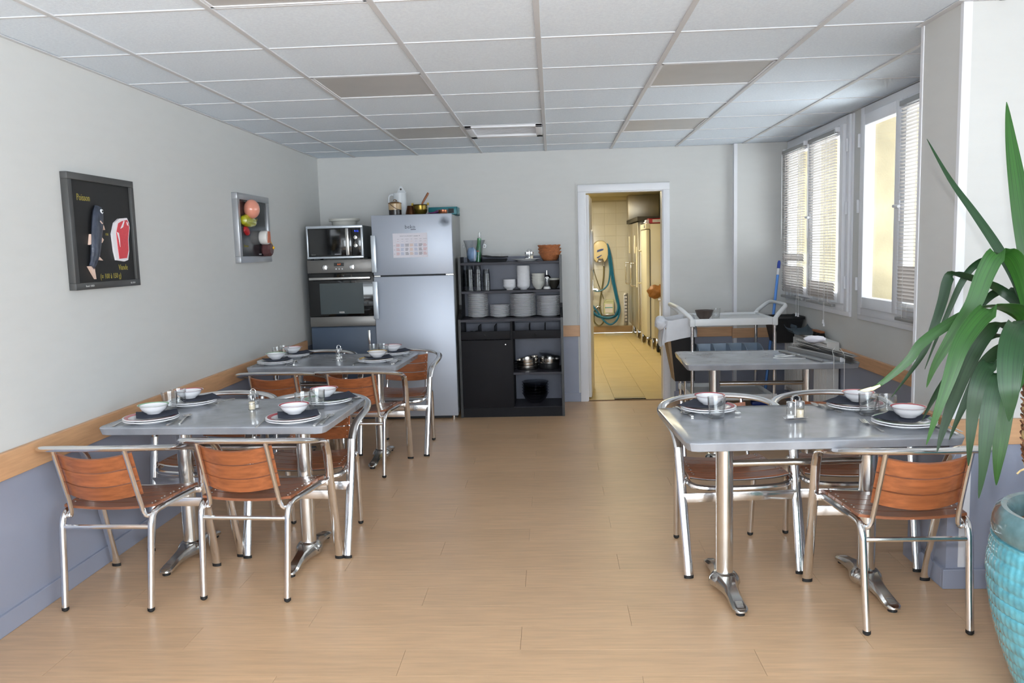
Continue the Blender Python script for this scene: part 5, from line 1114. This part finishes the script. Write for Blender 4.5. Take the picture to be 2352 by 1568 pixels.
# bin with bag
t = thing('lined_waste_bin', 'tall tapered black bin with a white bag folded over its rim', 'bin', (2.93, 4.02, 0))
obj('front_panel', MB().loft([[(-.045, -.02, .285), (.125, -.02, .285), (.125, -.005, .285), (-.045, -.005, .285)], [(-.10, -.09, .76), (.115, -.09, .76), (.115, -.075, .76), (-.10, -.075, .76)]]), 'bin_black', t, smooth=0)
obj('body', MB().loft([[(-.05, -.004, .29), (.12, -.004, .29), (.12, .16, .29), (-.05, .16, .29)], [(-.135, -.074, .76), (.11, -.074, .76), (.11, .22, .76), (-.135, .22, .76)]]), 'bin_tan', t, smooth=0)
obj('post', MB().tube([(.06, .08, .02), (.06, .08, .295)], .012, n=10), 'aluminium', t); obj('base', MB().box(-.04, .14, -.02, .18, 0, .022, .006), 'trolley_white', t)
bg = MB()
secs = []
for (z, gx, gy) in ((.74, .0, 0), (.66, .035, .03), (.70, .03, .028), (.78, .018, .018), (.84, .012, .012), (.835, .0, .0), (.70, -.03, -.03)):
    ring = []
    for k in range(32):
        a = 2 * PI * k / 32; cx_, cy_ = math.cos(a), math.sin(a); e = .35
        px = (.122 + gx) * (abs(cx_) ** e) * (1 if cx_ > 0 else -1) - .012; py = (.150 + gy) * (abs(cy_) ** e) * (1 if cy_ > 0 else -1) + .072
        wob = .006 * math.sin(7 * a + z * 40) + .005 * math.sin(13 * a)
        ring.append((px + wob, py + wob, z + (.018 * math.sin(3 * a + 1) if z < .72 else .004 * math.sin(5 * a)) + (.035 * px / .12 if z < .72 else .02 * px / .12)))
    secs.append(ring)
bag_root = thing('white_bin_bag', 'white bin bag folded over the tapered black bin', 'bag', (2.93, 4.02, 0))
obj('liner', MB().loft(secs[1:], cap=False), 'bag', bag_root, smooth=60)
obj('knotted_end', crumple(11, .052, (1.0, 1.0, 1.2), 4), 'bag', bag_root, loc=(-.165, -.03, .80), smooth=60)

# ------------------------------------------------------------------ yucca in a turquoise pot
t = thing('turquoise_plant_pot', 'large turquoise glazed ribbed pot holding the yucca', 'plant pot', (3.475, -.55, 0))
prof = [(0, 0), (.155, 0), (.165, .01)]
for i in range(0, 121):
    z = .015 + .50 * i / 120; u = z / .52; r = .165 + .105 * math.sin(min(1, u * 1.12) * PI / 2 * 1.05) ** .9 - .012 * max(0, u - .8) * 5
    prof.append((r + .007 * abs(math.sin(PI * z / .042)) ** .38, z))
prof.append((.24, .518))
fnp = lambda r, z, a: r * (1 + (.007 * (abs(math.sin(a * 36)) ** .5 - .6) if z > .02 else 0))
obj('ribbed_body', MB().lathe(prof, 288, fn=fnp), 'glaze', t, smooth=70)
obj('rim', MB().lathe([(.236, .514), (.252, .512), (.262, .522), (.266, .545), (.262, .575), (.252, .598), (.238, .608), (.222, .606), (.210, .590), (.205, .565), (.202, .53), (.236, .514)], 64), 'glaze_rim', t)
obj('soil', MB().lathe([(0, .555), (.10, .55), (.205, .54), (.205, .50), (0, .50)], 32), 'soil', t, smooth=60)
obj('pot_foot', MB().box(-.14, -.09, -.12, -.07, 0, .012, .003), 'steel', t)
y_ = thing('yucca_plant', 'tall yucca with arching green sword leaves in the turquoise pot', 'plant', (3.44, -.54, .50))
off = Vector((3.44, -.54, .50))
tr = MB()
tp_ = cr([(3.44, -.54, .50), (3.40, -.515, .60), (3.352, -.48, .74), (3.345, -.47, .92), (3.348, -.47, 1.08), (3.352, -.47, 1.15)], 10)
tp_ = [p - off for p in tp_]
tr.tube(tp_, [.036 + .004 * math.sin(i * 1.3) for i in range(len(tp_))], n=16); tk = obj('trunk', tr, 'trunk', y_)
scm = MB()
for i in range(3, len(tp_) - 3):
    for k in range(5):
        a = k * 2 * PI / 5 + i * .9; p = tp_[i]; n_ = Vector((math.cos(a), math.sin(a), 0)); tt = Vector((-n_.y, n_.x, 0))
        c0 = p + n_ * .034; scm.loft([[c0 - tt * .018, c0 + tt * .018, c0 + tt * .016 + Vector((0, 0, .010)), c0 - tt * .016 + Vector((0, 0, .010))], [c0 + n_ * .010 - tt * .010 + Vector((0, 0, .012)), c0 + n_ * .010 + tt * .010 + Vector((0, 0, .012)), c0 + n_ * .009 + tt * .008 + Vector((0, 0, .016)), c0 + n_ * .009 - tt * .008 + Vector((0, 0, .016))]])
o = obj('leaf_scar', scm, 'trunk_scar', tk, smooth=0); o['kind'] = 'stuff'
obj('loose_fibre', MB().tube([(-.135, .03, .30), (-.13, .028, .18), (-.128, .026, .10)], [.006, .008, .004], [.002, .002, .001], n=6).tube([(-.12, .03, .25), (-.165, .02, .235), (-.175, .02, .225)], .003, n=5), 'trunk', tk)
LEAVES = [
    (0.058, [(3.307, -0.3, 1.886), (3.309, -0.33, 1.764), (3.315, -0.37, 1.611), (3.326, -0.41, 1.432), (3.349, -0.45, 1.216), (3.35, -0.47, 1.123)], 'g'),
    (0.03, [(3.127, -0.15, 1.796), (3.174, -0.22, 1.655), (3.227, -0.29, 1.532), (3.268, -0.35, 1.427), (3.306, -0.4, 1.317), (3.329, -0.44, 1.202), (3.335, -0.47, 1.109)], 'd'),
    (0.056, [(3.335, -0.47, 1.123), (3.273, -0.5, 1.308), (3.219, -0.53, 1.395), (3.163, -0.55, 1.404), (3.125, -0.56, 1.347), (3.088, -0.57, 1.257), (3.032, -0.57, 1.165), (2.988, -0.56, 1.076), (2.97, -0.55, 1.007)], 'g'),
    (0.034, [(3.341, -0.46, 1.108), (3.311, -0.42, 1.23), (3.254, -0.4, 1.292), (3.19, -0.38, 1.323), (3.133, -0.36, 1.342), (3.112, -0.36, 1.32), (3.094, -0.37, 1.258), (3.067, -0.38, 1.182), (3.035, -0.38, 1.093), (2.991, -0.37, 1.016), (2.944, -0.36, 0.943)], 'd'),
    (0.024, [(3.335, -0.47, 1.123), (3.318, -0.4, 1.344), (3.296, -0.36, 1.389), (3.25, -0.33, 1.389), (3.212, -0.31, 1.358), (3.181, -0.3, 1.302), (3.152, -0.29, 1.217), (3.121, -0.28, 1.126), (3.089, -0.27, 1.019)], 'd'),
    (0.032, [(3.336, -0.47, 1.096), (3.289, -0.48, 1.193), (3.209, -0.5, 1.242), (3.134, -0.52, 1.241), (3.056, -0.53, 1.208), (2.965, -0.53, 1.145), (2.926, -0.53, 1.092), (2.879, -0.52, 1.043), (2.836, -0.51, 1.008), (2.783, -0.5, 0.993)], 'g'),
    (0.055, [(3.318, -0.5, 1.113), (3.243, -0.56, 1.224), (3.149, -0.62, 1.253), (3.085, -0.66, 1.246), (3.027, -0.69, 1.203), (2.985, -0.71, 1.146), (2.955, -0.72, 1.061), (2.924, -0.72, 0.961), (2.902, -0.71, 0.869)], 'g'),
    (0.05, [(3.33, -0.48, 1.097), (3.279, -0.46, 1.164), (3.23, -0.44, 1.179), (3.192, -0.42, 1.127), (3.154, -0.41, 1.036), (3.119, -0.4, 0.921), (3.093, -0.4, 0.835), (3.077, -0.4, 0.766)], 'd'),
    (0.046, [(3.319, -0.5, 1.086), (3.221, -0.56, 1.076), (3.144, -0.61, 1.092), (3.094, -0.64, 1.074), (3.062, -0.66, 1.019), (3.053, -0.66, 0.936), (3.049, -0.66, 0.856), (3.052, -0.65, 0.788)], 'd'),
    (0.05, [(3.319, -0.5, 1.08), (3.205, -0.58, 1.06), (3.137, -0.63, 1.053), (3.103, -0.66, 0.984), (3.089, -0.67, 0.888), (3.084, -0.67, 0.788), (3.08, -0.66, 0.693)], 'd'),
    (0.05, [(3.337, -0.47, 1.068), (3.263, -0.5, 1.02), (3.225, -0.52, 0.942), (3.207, -0.53, 0.836), (3.201, -0.53, 0.76), (3.204, -0.52, 0.69)], 'g'),
    (0.066, [(3.308, -0.55, 1.12), (3.152, -0.75, 1.226), (3.046, -0.88, 1.211), (3.001, -0.94, 1.163), (2.983, -0.97, 1.089), (2.987, -0.97, 1.039), (2.992, -0.96, 0.989)], 'd'),
    (0.04, [(3.347, -0.45, 1.107), (3.318, -0.38, 1.134), (3.269, -0.33, 1.137), (3.223, -0.3, 1.091), (3.174, -0.29, 1.017), (3.124, -0.28, 0.935), (3.085, -0.27, 0.844)], 'd'),
    (0.042, [(3.353, -0.45, 1.106), (3.344, -0.36, 1.103), (3.311, -0.32, 1.091), (3.27, -0.3, 1.039), (3.24, -0.29, 0.964), (3.2, -0.29, 0.869), (3.172, -0.28, 0.777)], 'd'),
    (0.035, [(3.346, -0.45, 1.12), (3.351, -0.36, 1.251), (3.323, -0.33, 1.281), (3.288, -0.31, 1.275), (3.253, -0.3, 1.235), (3.218, -0.29, 1.17)], 'd'),
    (0.055, [(3.329, -0.5, 1.14), (3.323, -0.52, 1.314), (3.328, -0.54, 1.508), (3.346, -0.56, 1.658)], 'g'),
    (0.055, [(3.337, -0.5, 1.113), (3.39, -0.5, 1.219), (3.457, -0.5, 1.164), (3.505, -0.5, 0.974), (3.527, -0.5, 0.81)], 'g'),
    (0.055, [(3.367, -0.45, 1.106), (3.463, -0.4, 1.251), (3.579, -0.36, 1.287), (3.68, -0.34, 1.171), (3.737, -0.33, 0.998)], 'd'),
    (0.055, [(3.308, -0.55, 1.113), (3.226, -0.72, 1.142), (3.2, -0.8, 1.057), (3.2, -0.82, 0.917), (3.203, -0.82, 0.796)], 'g'),
]
def leaf(w_, pts, kind):
    P = [Vector(p) for p in pts]
    if P[0].z > P[-1].z and (P[0] - Vector((3.345, -.47, 1.1))).length > (P[-1] - Vector((3.345, -.47, 1.1))).length: P = P[::-1]
    C_ = cr(P, 5); n = len(C_); b = MB(); rows = []
    view = Vector((1.84, -3.05, 1.455)); prev = None
    for i, p in enumerate(C_):
        d = (C_[min(i + 1, n - 1)] - C_[max(i - 1, 0)]).normalized(); u = i / (n - 1)
        # blade width lies roughly horizontal at the crown and rolls outwards with the arch
        out = Vector((p.x - 3.345, p.y + .47, 0)); out = out.normalized() if out.length > 1e-3 else Vector((-1, 0, 0))
        cf = d.cross(Vector((.35, 1.0, .25))); cf = cf.normalized() if cf.length > .1 else (prev or Vector((1, 0, 0)))
        hp = Vector((0, 0, 1)).cross(out); hp = (hp - d * hp.dot(d)).normalized()
        if hp.dot(cf) < 0: hp = -hp
        s_ = (hp * (1 - abs(d.z)) * .9 + cf * (.35 + .65 * abs(d.z))).normalized()
        if prev is not None and s_.dot(prev) < 0: s_ = -s_
        prev = s_; nrm = s_.cross(d)
        ww = w_ * .47 * (min(1, .55 + u * 2.2) if u < .25 else 1.0) * (1 - max(0, (u - .45) / .55) ** 1.7) + .0008
        rows.append([p - s_ * ww + nrm * ww * .10, p - s_ * ww * .5 + nrm * ww * .03, p, p + s_ * ww * .5 + nrm * ww * .03, p + s_ * ww + nrm * ww * .10])
    V = [[b.bm.verts.new(q - off) for q in r] for r in rows]; F = []
    for A, B in zip(V, V[1:]):
        for k in range(4): F.append(b.bm.faces.new((A[k], A[k + 1], B[k + 1], B[k])))
    uvl = b.bm.loops.layers.uv.new('uv'); lut = {v: (k / 4, i * .03) for i, r in enumerate(V) for k, v in enumerate(r)}
    for f_ in F:
        for lp in f_.loops: lp[uvl].uv = lut[lp.vert]
    bmesh.ops.recalc_face_normals(b.bm, faces=F); bmesh.ops.solidify(b.bm, geom=F, thickness=.0012)
    return obj('leaf', b, 'leaf_green' if kind == 'g' else 'leaf_dark', y_, smooth=60)
for k, L_ in enumerate(LEAVES):
    lf = leaf(*L_)
    if k == 5:
        tipP = [Vector((2.846, -.512, 1.010)), Vector((2.825, -.508, 1.000)), Vector((2.803, -.504, .9945)), Vector((2.790, -.5, .9935))]
        obj('dry_tip', MB().tube([p - off + Vector((0, -.003, 0)) for p in tipP], [.003, .0065, .005, .001], [.0022, .003, .002, .001], n=8, hint=(0, 0, 1)), 'leaf_dry', lf, label='dry yellow leaf tip')
